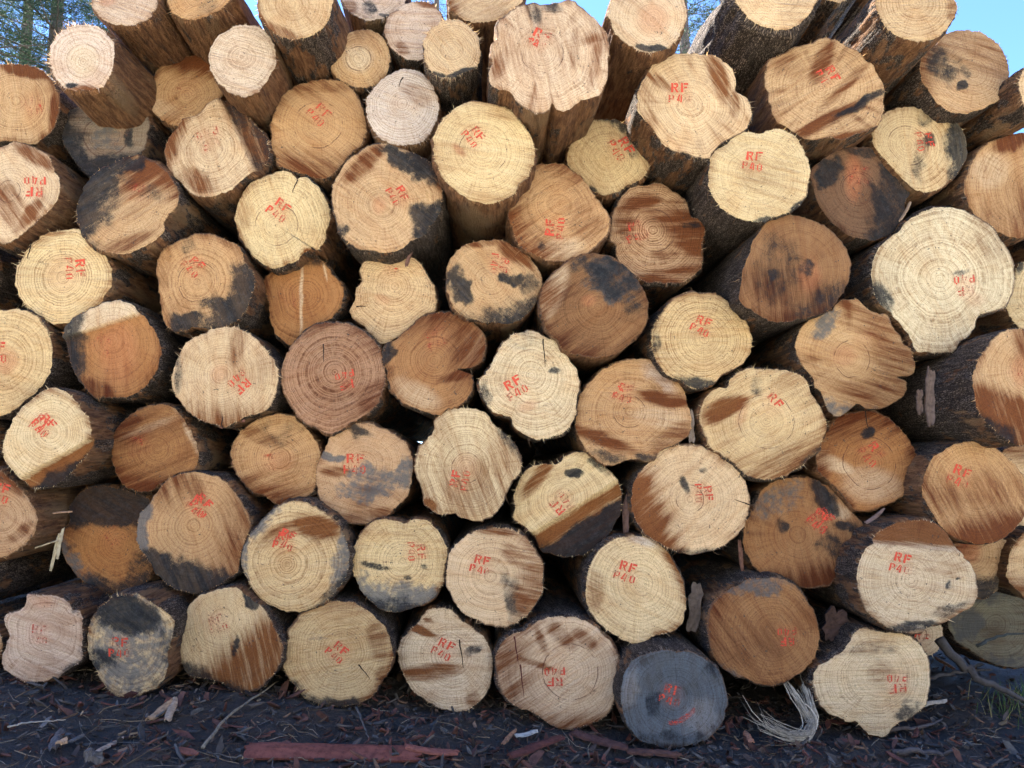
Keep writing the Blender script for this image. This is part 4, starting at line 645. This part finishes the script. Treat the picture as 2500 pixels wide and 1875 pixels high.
        for q, lf_ in zip(polys, fades):
            q = q + rs.normal(0, .45, q.shape)
            if mode == 'smear' and rs.rand() < .35: continue
            cq = q.mean(0); q2 = np.vstack([q, cq[None]])
            PP = on_plane(q2, p0, nrm); PP = PP + nrm[None] * (height(q2, PP) + .0028)[:, None]; k = len(vv); m = len(q)
            vv += list(PP); ff += [(k + i, k + (i + 1) % m, k + m) for i in range(m)]
            fade = op * lf_ * rs.uniform(.62, 1.05); opac += [fade * .92] * m + [fade * 1.1]
        vv = np.array(vv); uvp = uv_of(vv); fuvp = np.c_[uvp, np.full(len(uvp), seed + 5)]
        new_mesh('painted_mark', vv - inv, ff, M_PAINT, root, False, dict(fuv=('FLOAT_VECTOR', fuvp), opac=('FLOAT', np.array(opac))))
    if 'smear' in log:                                                  # an arc of thin paint under the mark
        sx, sy = log['smear']; vv, ff = [], []
        for i in range(9):
            m_px = to_px(log['tile'], (sx - 95 + i * 22, sy + 45 - (i / 8.0) ** 2 * 95))
            for dd in (-6, 6): vv.append(on_plane(np.array([m_px + np.array([dd * .3, dd])]), p0, nrm)[0] + nrm * .005)
            if i: k = len(vv) - 4; ff.append((k, k + 1, k + 3, k + 2))
        vv = np.array(vv); uvp = uv_of(vv)
        new_mesh('paint_smear', vv - inv, ff, M_PAINT, root, False, dict(fuv=('FLOAT_VECTOR', np.c_[uvp, np.full(len(uvp), seed + 5)]), opac=('FLOAT', np.full(len(vv), .45))))
    # --- cracks: flat strips coloured dark for the shade inside, red for resin
    for (x1, y1, x2, y2) in log.get('crack', []):
        a, b = to_px(log['tile'], (x1, y1)), to_px(log['tile'], (x2, y2)); m = 9; side = np.array([-(b - a)[1], (b - a)[0]]); side /= np.linalg.norm(side) + 1e-9
        qa, qb = [], []; wob = np.cumsum(rs.normal(0, .7, m))
        for i in range(m):
            x = i / (m - 1); w_ = 2.3 * (1 - x) ** .6 * (.6 + .4 * rs.rand()) + .5; c_ = a + (b - a) * x + side * wob[i]
            qa.append(c_ - side * w_ * .7); qb.append(c_ + side * w_ * .7)
        q = np.array(qa + qb); PP = on_plane(q, p0, nrm); PP = PP + nrm[None] * (height(q, PP) + .002)[:, None]
        new_mesh('crack', PP - inv, [(i, i + 1, m + i + 1, m + i) for i in range(m - 1)], M_RESIN if log.get('crackred') else M_CRACK, root, False)
    FACE_INFO[key] = dict(cen=cen, zmin=bark_o[:, 2].min(), p0=p0, nrm=nrm, rad=rmean)
    return root
for lg in LOGS: build_log(lg)

# ------------------------------------------------------------------ ground: one sheet to the horizon
ctl = sorted((FACE_INFO[k]['cen'][0], FACE_INFO[k]['zmin']) for k in (80, 81, 82, 83, 84, 85, 86, 88))
cx_ = np.array([-30, -4.5] + [c[0] for c in ctl] + [4.5, 30]); cz_ = np.array([ctl[0][1] + .05, ctl[0][1] + .04] + [c[1] - .004 for c in ctl] + [ctl[-1][1] + .03, ctl[-1][1] + .03])
GN = SinNoise(77)
def ground_z(x, y):
    x, y = np.asarray(x, float), np.asarray(y, float)
    z = np.interp(x, cx_, cz_)
    z = (z + np.interp(x - .12, cx_, cz_) + np.interp(x + .12, cx_, cz_)) / 3
    near = np.exp(-((x / 5) ** 2) - ((y / 4) ** 2))
    p = np.stack([x, y, np.zeros_like(x)], -1).reshape(-1, 3)
    z = z + near * (.022 * GN(p, 6, 4) + .010 * GN(p + 3.1, 34, 3) - .012).reshape(z.shape)
    z = z + .02 * sstep(-.1, .5, y) * near
    far = sstep(6, 40, np.hypot(x, y)); return z * (1 - far) + 10 * sstep(7, 27, -y)      # unseen bank added behind the camera to bounce sun onto the log ends
xs = np.concatenate([-np.geomspace(400, 3.8, 26)[:-1], np.linspace(-3.7, 3.7, 330), np.geomspace(3.8, 400, 26)[1:]])
ys = np.concatenate([-np.geomspace(400, 2.2, 44)[:-1], np.linspace(-2.1, .9, 150), np.geomspace(1.0, 500, 28)[1:]])
GX, GY = np.meshgrid(xs, ys); GZ = ground_z(GX, GY)
nx, ny = len(xs), len(ys)
gf = [(j * nx + i, j * nx + i + 1, (j + 1) * nx + i + 1, (j + 1) * nx + i) for j in range(ny - 1) for i in range(nx - 1)]
mulch = (1 - sstep(1.3, 2.1, -GY)) * (1 - sstep(7, 11, np.abs(GX))) * (1 - sstep(7, 10, GY))
g = new_mesh('ground', np.stack([GX, GY, GZ], -1).reshape(-1, 3), gf, M_GROUND, None, True, dict(mulch=('FLOAT', mulch.ravel()))); g['kind'] = 'structure'

# ------------------------------------------------------------------ litter lying on the ground
rs = np.random.RandomState(5)
CHIPCOL = np.array([(.105, .05, .038), (.15, .07, .052), (.075, .056, .048), (.12, .105, .095), (.06, .045, .04), (.19, .12, .08), (.10, .095, .09), (.09, .09, .092)])
def chip_geo(c, l, w, h, yaw, pitch, roll, rs, vv, ff, cc, col):
    m = 7; k0 = len(vv); M = np.array(Matrix.Rotation(yaw, 3, 'Z') @ Matrix.Rotation(pitch, 3, 'Y') @ Matrix.Rotation(roll, 3, 'X'))
    top, bot = [], []
    for i in range(m):
        a = i / m * 6.283; x = math.cos(a); y = math.sin(a); q = 1.0
        r_ = rs.uniform(.55, 1.25)
        top.append(np.array([x / q * l / 2 * r_, y / q * w / 2 * r_, h / 2 + rs.uniform(-.3, .5) * h + .35 * h * (1 - y * y)])); bot.append(top[-1] + np.array([0, 0, -h]))
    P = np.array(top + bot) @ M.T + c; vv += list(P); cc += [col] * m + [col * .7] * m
    ff.append(tuple(range(k0, k0 + m))); ff.append(tuple(reversed(range(k0 + m, k0 + 2 * m))))
    ff += [(k0 + i, k0 + m + i, k0 + m + (i + 1) % m, k0 + (i + 1) % m) for i in range(m)]
vv, ff, cc = [], [], []
for i in range(14000):
    x = rs.uniform(-3.6, 3.6); y = rs.uniform(-1.5, .45) if rs.rand() < .88 else rs.uniform(.2, 1.3)
    l = min(.11, rs.lognormal(-3.65, .65)); w = l * rs.uniform(.10, .45); z = rs.uniform(0, .022)
    if x < -1.2 and rs.rand() < .35: l *= .7
    col = CHIPCOL[rs.randint(8)] * rs.uniform(.5, 1.25)
    if i < 900: l = rs.uniform(.05, .12); w = l * rs.uniform(.15, .4); y = rs.uniform(-1.3, .1); col = np.array([(.15, .06, .045), (.11, .055, .045), (.10, .085, .075)][i % 3]) * rs.uniform(.6, 1.3)
    if rs.rand() < .025: col = np.array((.55, .40, .24)) * rs.uniform(.5, 1.1); l *= .5; w *= .5
    chip_geo(np.array([x, y, z]), l, w, min(.007, l * .12), rs.uniform(0, 6.28), rs.normal(0, .5), rs.normal(0, .5), rs, vv, ff, cc, col)
vv = np.array(vv); cz0 = vv.reshape(-1, 14, 3).mean(1); vv[:, 2] += np.repeat(ground_z(cz0[:, 0], cz0[:, 1]), 14)
o = new_mesh('bark_litter', vv, ff, M_CHIP, None, False, dict(tone=('FLOAT_COLOR', np.array(cc))))
tag(o, 'dark reddish bark chips scattered all over the ground before the logs', 'bark chips', kind='stuff')
def tube(path, radii, m, vv, ff, cc, col):
    k0 = len(vv); path = np.asarray(path, float); n = len(path)
    for i in range(n):
        t = path[min(i + 1, n - 1)] - path[max(i - 1, 0)]; t = t / (np.linalg.norm(t) + 1e-9)
        a = np.cross(t, [.13, .27, .95]); a /= np.linalg.norm(a) + 1e-9; b = np.cross(t, a)
        for j in range(m):
            an = j / m * 6.2832; vv.append(path[i] + (a * math.cos(an) + b * math.sin(an)) * radii[i]); cc.append(col)
    for i in range(n - 1):
        ff += [(k0 + i * m + j, k0 + i * m + (j + 1) % m, k0 + (i + 1) * m + (j + 1) % m, k0 + (i + 1) * m + j) for j in range(m)]
    ff.append(tuple(range(k0 + m - 1, k0 - 1, -1))); ff.append(tuple(range(k0 + (n - 1) * m, k0 + n * m)))
def wander(p, yaw, ln, n, bend, rs, lift=.006):
    pts = []; x, y = p
    for i in range(n):
        pts.append((x, y, lift + rs.uniform(0, .006))); yaw += rs.normal(0, bend); x += math.cos(yaw) * ln / (n - 1); y += math.sin(yaw) * ln / (n - 1)
    return pts
vv, ff, cc = [], [], []
for i in range(900):
    x = rs.uniform(-3.4, 3.4); y = rs.uniform(-1.5, .15); ln = rs.uniform(.04, .22); r_ = rs.uniform(.0007, .0022)
    if x < -.6 and rs.rand() < .5: ln *= 1.3
    col = np.array([(.24, .17, .10), (.11, .07, .05), (.33, .27, .19), (.12, .11, .10)][rs.randint(4)]) * rs.uniform(.5, 1.3)
    tube(wander((x, y), rs.uniform(0, 6.28), ln, 5, .25, rs, .012), [r_, r_, r_ * .9, r_ * .8, r_ * .5], 3, vv, ff, cc, col)
vv = np.array(vv); vv[:, 2] += ground_z(vv[:, 0], vv[:, 1])
o = new_mesh('twig_litter', vv, ff, M_CHIP, None, False, dict(tone=('FLOAT_COLOR', np.array(cc))))
tag(o, 'thin dry twigs and grass stems strewn across the ground', 'twigs', kind='stuff')

def ground_at(px, py):                          # where the photograph's pixel meets the ground
    d = rays([[px, py]])[0]; ts_ = np.arange(2.0, 6.0, .01); q = CAM[None] + d[None] * ts_[:, None]
    hit = np.nonzero(q[:, 2] <= ground_z(q[:, 0], q[:, 1]))[0]
    return q[hit[0] if len(hit) else -1]
# pieces one can pick out
def slab(px0, px1, w, h, col, name, label, cat, group=None, tilt=0, lift=.015, ragged=.25, seed=0, pts=None, straight=False):
    """a torn strip of bark or wood between two places, w wide, h thick, with ragged ends and a curved section"""
    r = np.random.RandomState(seed); a, b = (np.asarray(px0, float), np.asarray(px1, float)) if pts else (ground_at(*px0), ground_at(*px1))
    n, m = 15, 7; ax = b - a; ln = np.linalg.norm(ax); ax /= ln; side = np.cross(ax, [0, 0, 1.0]) if abs(ax[2]) < .9 else np.cross(ax, [0, 1.0, 0]); side /= np.linalg.norm(side); up = np.cross(side, ax)
    ct, s_t = math.cos(tilt), math.sin(tilt); side, up = side * ct + up * s_t, up * ct - side * s_t
    V_, C_ = [], []
    endsA = r.uniform(-1, 1, m) * ragged * w; endsB = r.uniform(-1, 1, m) * ragged * w * 1.6
    wob = np.cumsum(r.normal(0, .05, n)) * w * (.12 if straight else 1)
    for lay_ in (1, 0):
        for i in range(n):
            x = i / (n - 1); ww = w * (1 - (.05 if straight else .35) * abs(2 * x - 1) ** 4) * (1 + (.02 if straight else .08) * math.sin(9 * x + seed))
            for j in range(m):
                y = j / (m - 1) * 2 - 1; e = endsA[j] * (1 - x) ** 3 + endsB[j] * x ** 3
                p = a + ax * (x * ln + e) + side * (y * ww / 2 + wob[i]) + up * (lift + h * .9 * (1 - y * y) + (h if lay_ else 0) + r.normal(0, h * .10) + h * .3 * math.sin(5 * x + seed))
                V_.append(p); C_.append(np.array(col) * r.uniform(.75, 1.15))
    F_ = []; o1 = n * m
    for i in range(n - 1):
        for j in range(m - 1):
            q = (i * m + j, i * m + j + 1, (i + 1) * m + j + 1, (i + 1) * m + j); F_.append(q); F_.append(tuple(o1 + v for v in reversed(q)))
    for i in range(n - 1):
        F_.append((i * m, (i + 1) * m, o1 + (i + 1) * m, o1 + i * m)); k = m - 1; F_.append((i * m + k, o1 + i * m + k, o1 + (i + 1) * m + k, (i + 1) * m + k))
    for j in range(m - 1):
        F_.append((j, o1 + j, o1 + j + 1, j + 1)); k = (n - 1) * m; F_.append((k + j, k + j + 1, o1 + k + j + 1, o1 + k + j))
    cen_ = a.copy(); o = new_mesh(name, np.array(V_) - cen_, F_, M_CHIP, None, False, dict(tone=('FLOAT_COLOR', np.array(C_)))); o.location = cen_
    tag(o, label, cat, group); return o
RED = (.19, .065, .05); DKR = (.15, .06, .045); TAN = (.50, .32, .19); PALE = (.62, .47, .33); GRY = (.20, .17, .15)
slab((606, 1846), (1020, 1850), .085, .010, RED, 'bark_slab', 'long flat reddish bark slab lying at the bottom edge of the picture', 'bark slab', lift=.018, seed=1, tilt=-.4, straight=True)
slab((990, 1845), (1115, 1862), .05, .008, (.24, .09, .07), 'bark_slab', 'short reddish bark piece at the right end of the long slab', 'bark slab', lift=.03, seed=2)
GB = 'loose bark pieces on the ground'
slab((1400, 1805), (1530, 1850), .06, .012, (.09, .045, .04), 'bark_piece', 'long dark bark piece below the large log with the red crack', 'bark piece', GB, seed=3, lift=.03)
slab((1240, 1868), (1365, 1822), .05, .01, (.11, .04, .035), 'bark_piece', 'reddish bark piece slanting up left of the long dark bark piece', 'bark piece', GB, seed=4, lift=.03)
slab((1530, 1850), (1660, 1862), .05, .01, (.10, .05, .04), 'bark_piece', 'brown bark piece at the bottom edge under the blue grey log', 'bark piece', GB, seed=5, lift=.025)
slab((1820, 1805), (1840, 1830), .03, .006, (.62, .29, .17), 'wood_chip', 'bright orange chip right of the blue grey log', 'wood chip', 'wood chips on the ground', seed=6, lift=.03)
slab((232, 1855), (298, 1818), .022, .006, (.50, .36, .26), 'wood_chip', 'pale pink pointed chip at the bottom left', 'wood chip', 'wood chips on the ground', seed=7, lift=.02)
slab((408, 1780), (428, 1725), .034, .008, (.44, .32, .22), 'wood_chip', 'pale upright chip below the scratched tan log', 'wood chip', 'wood chips on the ground', seed=8, lift=.03)
slab((365, 1770), (405, 1730), .04, .010, (.42, .27, .16), 'wood_chip', 'brown split chip leaning on the pale upright chip', 'wood chip', 'wood chips on the ground', seed=9, lift=.02)
slab((97, 1790), (122, 1765), .018, .004, (.20, .19, .18), 'wood_chip', 'grey weathered chip left of the grey bark strips', 'wood chip', 'wood chips on the ground', seed=10, lift=.02)
slab((128, 1845), (150, 1800), .035, .008, (.13, .11, .10), 'bark_piece', 'grey bark strip standing out at the lower left', 'bark piece', GB, seed=11, lift=.02)
slab((168, 1828), (198, 1810), .02, .005, (.16, .145, .135), 'bark_piece', 'small grey bark flake right of the grey bark strip', 'bark piece', GB, seed=12, lift=.02)
slab((205, 1873), (240, 1869), .05, .02, (.12, .11, .105), 'bark_piece', 'lumpy grey bark chunk cut by the bottom edge at left', 'bark piece', GB, seed=13, lift=.02)
slab((142, 1850), (160, 1838), .03, .008, (.55, .36, .22), 'wood_chip', 'small orange tan chip on the grey bark strip', 'wood chip', 'wood chips on the ground', seed=14, lift=.045)
slab((1260, 1815), (1310, 1805), .028, .007, (.40, .40, .38), 'wood_chip', 'light grey sliver below the large log with the red crack', 'wood chip', 'wood chips on the ground', seed=15, lift=.03)
slab((1228, 1835), (1258, 1800), .022, .006, (.38, .20, .11), 'wood_chip', 'orange brown splinter standing beside the light grey sliver', 'wood chip', 'wood chips on the ground', seed=16, lift=.03)
slab((2285, 1625), (2330, 1655), .03, .006, (.40, .20, .11), 'wood_chip', 'orange bark shred right of the pale lumpy log', 'wood chip', 'wood chips on the ground', seed=17, lift=.05)
slab((2240, 1745), (2310, 1730), .03, .008, (.45, .41, .36), 'wood_chip', 'pale grey stake end under the right side of the pale lumpy log', 'wood chip', 'wood chips on the ground', seed=18, lift=.04)
# bark caught between the logs
def pin(x, y, Y): return at_depth(x, y, Y)
GS = 'bark strips caught between the logs'
slab(pin(1690, 1545, -.02), pin(1702, 1425, -.02), .065, .012, (.11, .085, .07), 'bark_strip', 'upright grey bark strip between a cream log and a brown round log', 'bark strip', GS, seed=20, pts=True, ragged=.08)
slab(pin(1530, 1300, .02), pin(1534, 1205, .02), .035, .01, (.15, .09, .075), 'bark_strip', 'narrow upright bark strip between the yellow ledged log and the half orange log', 'bark strip', GS, seed=21, pts=True)
slab(pin(1815, 1395, .0), pin(1810, 1320, .0), .022, .006, (.14, .07, .05), 'bark_strip', 'thin brown bark strip hanging right of the half orange log', 'bark strip', GS, seed=22, pts=True)
slab(pin(2040, 1565, -.05), pin(2045, 1490, -.05), .13, .014, (.07, .042, .036), 'bark_strip', 'broad dark curled bark flake between brown round and whitish logs', 'bark strip', GS, seed=23, pts=True, ragged=.10)
slab(pin(2275, 1040, -.3), pin(2285, 900, -.3), .045, .012, (.12, .085, .07), 'bark_strip', 'long hanging bark strip on the grey bark at the right', 'bark strip', GS, seed=24, pts=True)
slab(pin(2252, 1010, -.3), pin(2250, 950, -.3), .03, .01, (.11, .075, .06), 'bark_strip', 'short bark strip left of the long hanging strip at right', 'bark strip', GS, seed=25, pts=True)
slab(pin(1690, 1080, -.08), pin(1692, 1000, -.08), .035, .008, (.20, .155, .12), 'bark_strip', 'curled bark strip between two large yellow and orange tan logs', 'bark strip', GS, seed=26, pts=True)
slab(pin(2205, 545, -.1), pin(2230, 500, -.1), .022, .006, (.26, .18, .12), 'bark_strip', 'pale splinter poking up beside the dark moldy log', 'bark strip', GS, seed=27, pts=True)
slab(pin(2120, 1285, -.02), pin(2165, 1255, -.02), .03, .008, (.21, .14, .12), 'bark_strip', 'grey splinter lying over the brown capped whitish log', 'bark strip', GS, seed=28, pts=True)
slab(pin(540, 1462, -.02), pin(600, 1432, -.02), .03, .008, (.17, .06, .05), 'bark_strip', 'dark red bark shred under the vertically shaded tan log', 'bark strip', GS, seed=29, pts=True) if False else None
slab(pin(540, 1052, -.06), pin(598, 1036, -.06), .035, .01, (.20, .09, .07), 'bark_strip', 'reddish bark shred under the pale tan log with inverted mark', 'bark strip', GS, seed=30, pts=True)
slab(pin(990, 648, -.06), pin(1002, 605, -.06), .02, .006, (.20, .11, .09), 'bark_strip', 'brown shred hanging above the cream log with a pith dot', 'bark strip', GS, seed=31, pts=True)
for i, (x1, y1, x2, y2, c) in enumerate([(118, 1395, 140, 1305, (.42, .36, .24)), (135, 1365, 148, 1290, (.45, .40, .29)), (90, 1345, 140, 1330, (.36, .30, .20)), (130, 1262, 175, 1258, (.36, .22, .14))]):
    slab(pin(x1, y1, -.12), pin(x2, y2, -.12), .016, .004, c, 'straw_stalk', ['flat straw stalk hanging lowest beside the pinkish tan log', 'upright straw stalk beside the black topped orange log', 'thin straw stalk lying level beside the pinkish tan log', 'brown splinter sticking out under the pinkish tan log'][i], 'straw', 'straw by the left edge', seed=40 + i, pts=True)

def stick(p, rad, col, label, group='dry sticks on the ground', seed=0, name='stick'):
    r = np.random.RandomState(seed); p = np.asarray(p, float); n = 14; t = np.linspace(0, 1, len(p)); q = np.stack([np.interp(np.linspace(0, 1, n), t, p[:, k]) for k in range(3)], 1); q += r.normal(0, rad * .35, q.shape)
    V_, F_, C_ = [], [], []; tube(q, np.linspace(rad, rad * .45, n), 6, V_, F_, C_, np.array(col))
    o = new_mesh(name, np.array(V_) - q[0], F_, M_CHIP, None, True, dict(tone=('FLOAT_COLOR', np.array(C_)))); o.location = q[0]; tag(o, label, 'stick', group)
def gpath(pp, lift=.015): return [ground_at(*q) + np.array([0, 0, lift]) for q in pp]
stick(gpath([(492, 1842), (560, 1760), (690, 1672)], .03), .008, (.26, .22, .16), 'long pale dry stem slanting up at the lower left', seed=1)
stick(gpath([(18, 1792), (90, 1780), (160, 1776)], .03), .004, (.42, .37, .30), 'thin pale stem lying level at the lower left edge', seed=2)
stick(gpath([(868, 1730), (885, 1775), (900, 1812)], .02), .006, (.14, .13, .12), 'dark twig pointing down below the speckled cream log', seed=3)
stick(gpath([(2265, 1675), (2350, 1660), (2420, 1655)], .05), .014, (.075, .07, .075), 'dark stick pointing right from the pale lumpy log', seed=4)
stick([at_depth(2290, 1570, .12), at_depth(2400, 1660, .02), at_depth(2500, 1710, -.05)], .028, (.065, .06, .06), 'thick dark branch sloping down to the right edge', seed=5)
stick([at_depth(2385, 1578, .1), at_depth(2440, 1552, .1), at_depth(2510, 1545, .1)], .010, (.05, .06, .06), 'arched dark twig before the set back grey log', seed=6)
stick(gpath([(2440, 1700), (2480, 1725), (2520, 1740)], .03), .010, (.22, .19, .16), 'grey stick at the right edge near the bottom', seed=7)
stick(gpath([(2170, 1800), (2260, 1790), (2300, 1768)], .03), .012, (.11, .09, .085), 'dark stick running under the knobbed pale log', seed=8)
stick(gpath([(2180, 1845), (2280, 1850), (2330, 1848)], .02), .016, (.085, .075, .075), 'thick dark stick lying level at the bottom right', seed=9)
# the frayed strip of inner bark that hangs down and curls along the ground
fs = [at_depth(1918, 1662, -.1), at_depth(1955, 1720, -.17), at_depth(1984, 1765, -.22), at_depth(1975, 1795, -.27), at_depth(1940, 1797, -.29), at_depth(1890, 1780, -.29), at_depth(1840, 1752, -.28)]
fs2 = [at_depth(1958, 1655, -.06), at_depth(1975, 1700, -.14), at_depth(1990, 1760, -.22), at_depth(1968, 1802, -.28), at_depth(1920, 1800, -.3), at_depth(1865, 1776, -.3), at_depth(1830, 1706, -.26)]
r = np.random.RandomState(3); V_, F_, C_ = [], [], []
for k in range(80):
    src = np.array(fs if k % 3 else fs2); t0, t1 = (0, 1) if r.rand() < .12 else (r.uniform(0, .25), r.uniform(.45, .98)); n = 22
    t = np.linspace(t0, t1, n); tb = np.linspace(0, 1, len(src)); q = np.stack([np.interp(t, tb, src[:, j]) for j in range(3)], 1)
    ker = np.array([1, 2, 3, 2, 1.]) / 9; q[2:-2] = np.stack([np.convolve(q[:, j], ker, 'same') for j in range(3)], 1)[2:-2]
    off = r.normal(0, .009, 3); spread = (t[:, None] ** 3) * r.normal(0, .022, 3)[None]; q = q + off + spread * (1 + 0 * t[:, None]) + np.cumsum(r.normal(0, .0024, (n, 3)), 0)
    q[:, 2] = np.maximum(q[:, 2], ground_z(q[:, 0], q[:, 1]) + .006)
    w = r.uniform(.0008, .0034); tube(q, w * (1 - .75 * np.linspace(0, 1, n) ** 3), 4, V_, F_, C_, np.array((.50, .45, .36)) * r.uniform(.4, 1.25))
o = new_mesh('bark_fibre', np.array(V_), F_, M_CHIP, None, False, dict(tone=('FLOAT_COLOR', np.array(C_))))
tag(o, 'frayed pale strip of bark fibre hanging and curling over the ground', 'bark fibre')

# ------------------------------------------------------------------ grass at the right edge
r = np.random.RandomState(9); V_, F_, C_ = [], [], []
gb = at_depth(2480, 1650, .12)
for k in range(140):
    p = np.array([gb[0] + r.normal(0.14, .16), gb[1] + r.normal(0, .12), 0]); p[2] = float(ground_z(p[0], p[1])); h = r.uniform(.08, .2); d = np.array([r.normal(0, .3), r.normal(0, .3), 1.0]); d /= np.linalg.norm(d); s = np.array([1, r.normal(0, .4), 0]) * .0022; k0 = len(V_)
    q = p + d * h * .6; e = q + (d + np.array([r.normal(0, .5), r.normal(0, .5), -.3])) * h * .4
    V_ += [p - s, p + s, q - s * .7, q + s * .7, e]; F_ += [(k0, k0 + 1, k0 + 3, k0 + 2), (k0 + 2, k0 + 3, k0 + 4)]; C_ += [np.array((.06, .105, .03)) * r.uniform(.6, 1.6) if r.rand() < .7 else np.array((.25, .22, .10))] * 5
o = new_mesh('grass_tuft', V_, F_, M_GRASS, None, False, dict(tone=('FLOAT_COLOR', np.array(C_)))); tag(o, 'tuft of green grass at the lower right edge', 'grass', kind='stuff')

# ------------------------------------------------------------------ pines behind the pile
def conifer(loc, height, label, seed, dens=1.0, spread=1.0, tone=(.030, .054, .038)):
    r = np.random.RandomState(seed); root = empty('pine_tree', Vector(loc)); tag(root, label, 'tree', 'pine trees behind the pile')
    V_, F_, C_ = [], [], []; n = 16; zs = np.linspace(0, height, n); bend = np.cumsum(r.normal(0, .03, (n, 2)), 0)
    tr = np.c_[bend, zs]; tube(tr, .012 * height * (1 - zs / height) ** .8 + .012, 9, V_, F_, C_, np.array((.11, .085, .07)))
    lv, lf, lc = [], [], []
    z = height * .16
    while z < height * .985:
        frac = z / height; nb = r.randint(4, 7); bl0 = spread * (.19 * height) * (1 - frac) ** .75 + .15
        cxy = np.array([np.interp(z, zs, bend[:, 0]), np.interp(z, zs, bend[:, 1])])
        for b in range(nb):
            az = r.uniform(0, 6.283); bl = bl0 * r.uniform(.55, 1.15); m = 7; P_ = []
            for i in range(m):
                x = i / (m - 1); P_.append((cxy[0] + math.cos(az) * bl * x + r.normal(0, .02), cxy[1] + math.sin(az) * bl * x + r.normal(0, .02), z + bl * (.12 * x - .32 * x * x + .16 * x ** 3)))
            P_ = np.array(P_); tube(P_, np.linspace(.014, .003, m) * (bl / 1.6 + .4), 4, V_, F_, C_, np.array((.10, .08, .065)) * r.uniform(.7, 1.2))
            shade = r.uniform(.65, 1.35)
            nq = max(2, int(46 * bl * dens)); x = r.beta(1.8, 1.1, nq); tb = np.linspace(0, 1, m)
            p = np.stack([np.interp(x, tb, P_[:, k]) for k in range(3)], 1)
            sd = az + np.where(r.rand(nq) < .5, -1, 1) * r.uniform(.4, 1.25, nq); off = r.uniform(0, 1, nq) * .30 * bl * (1.05 - x * .6)
            dd = np.stack([np.cos(sd), np.sin(sd), r.normal(-.08, .18, nq)], 1); p = np.repeat(p + dd * off[:, None], 3, 0)
            d = np.repeat(np.stack([np.cos(sd), np.sin(sd), np.full(nq, .15)], 1), 3, 0) + r.normal(0, .55, (3 * nq, 3)); d /= np.linalg.norm(d, axis=1, keepdims=True)
            s = np.cross(d, r.normal(0, 1, (3 * nq, 3))); s /= np.linalg.norm(s, axis=1, keepdims=True); ln = r.uniform(.06, .15, (3 * nq, 1))
            lv.append(np.stack([p - s * .007, p + s * .007, p + d * ln], 1).reshape(-1, 3))
            lc.append(np.repeat(np.array(tone)[None] * shade * r.uniform(.6, 1.5, (nq, 1)), 9, 0))
        z += r.uniform(.16, .34) * (height / 14)
    lv = np.vstack(lv); lc = np.vstack(lc); lf = np.arange(len(lv)).reshape(-1, 3).tolist()
    new_mesh('trunk', V_, F_, M_TRUNK, root, True, dict(tone=('FLOAT_COLOR', np.array(C_))))
    o = new_mesh('crown', lv, lf, M_NEEDLE, root, False, dict(tone=('FLOAT_COLOR', np.array(lc)))); o['kind'] = 'stuff'
def tree_at(px, dist, h, label, seed, **kw):
    d = rays([[px, 900]])[0]; d2 = d[:2] / np.linalg.norm(d[:2]); x, y = CAM[0] + d2[0] * dist, CAM[1] + d2[1] * dist
    conifer((x, y, float(ground_z(x, y))), h, label, seed, **kw)
tree_at(80, 24, 24, 'dark pine with a straight trunk at the top left', 1, dens=2.6)
tree_at(-90, 23, 23, 'pine at the far left edge of the picture', 2, dens=2.2)
tree_at(225, 31, 27, 'thinner pine seen left of the topmost left log', 3, dens=1.8)
tree_at(10, 32, 29, 'tall pine standing behind the dark top left pine', 4, dens=2.4)
tree_at(1696, 17, 19, 'slender pine seen in the sky gap beside the furrowed log', 5, dens=1.0, spread=.6, tone=(.036, .06, .045))
tree_at(1790, 22, 22, 'pine behind the slender pine in the sky gap', 6, dens=1.8, spread=.8)
tree_at(1050, 30, 27, 'distant pine glimpsed in the small sky gap at the top', 7, dens=.9)
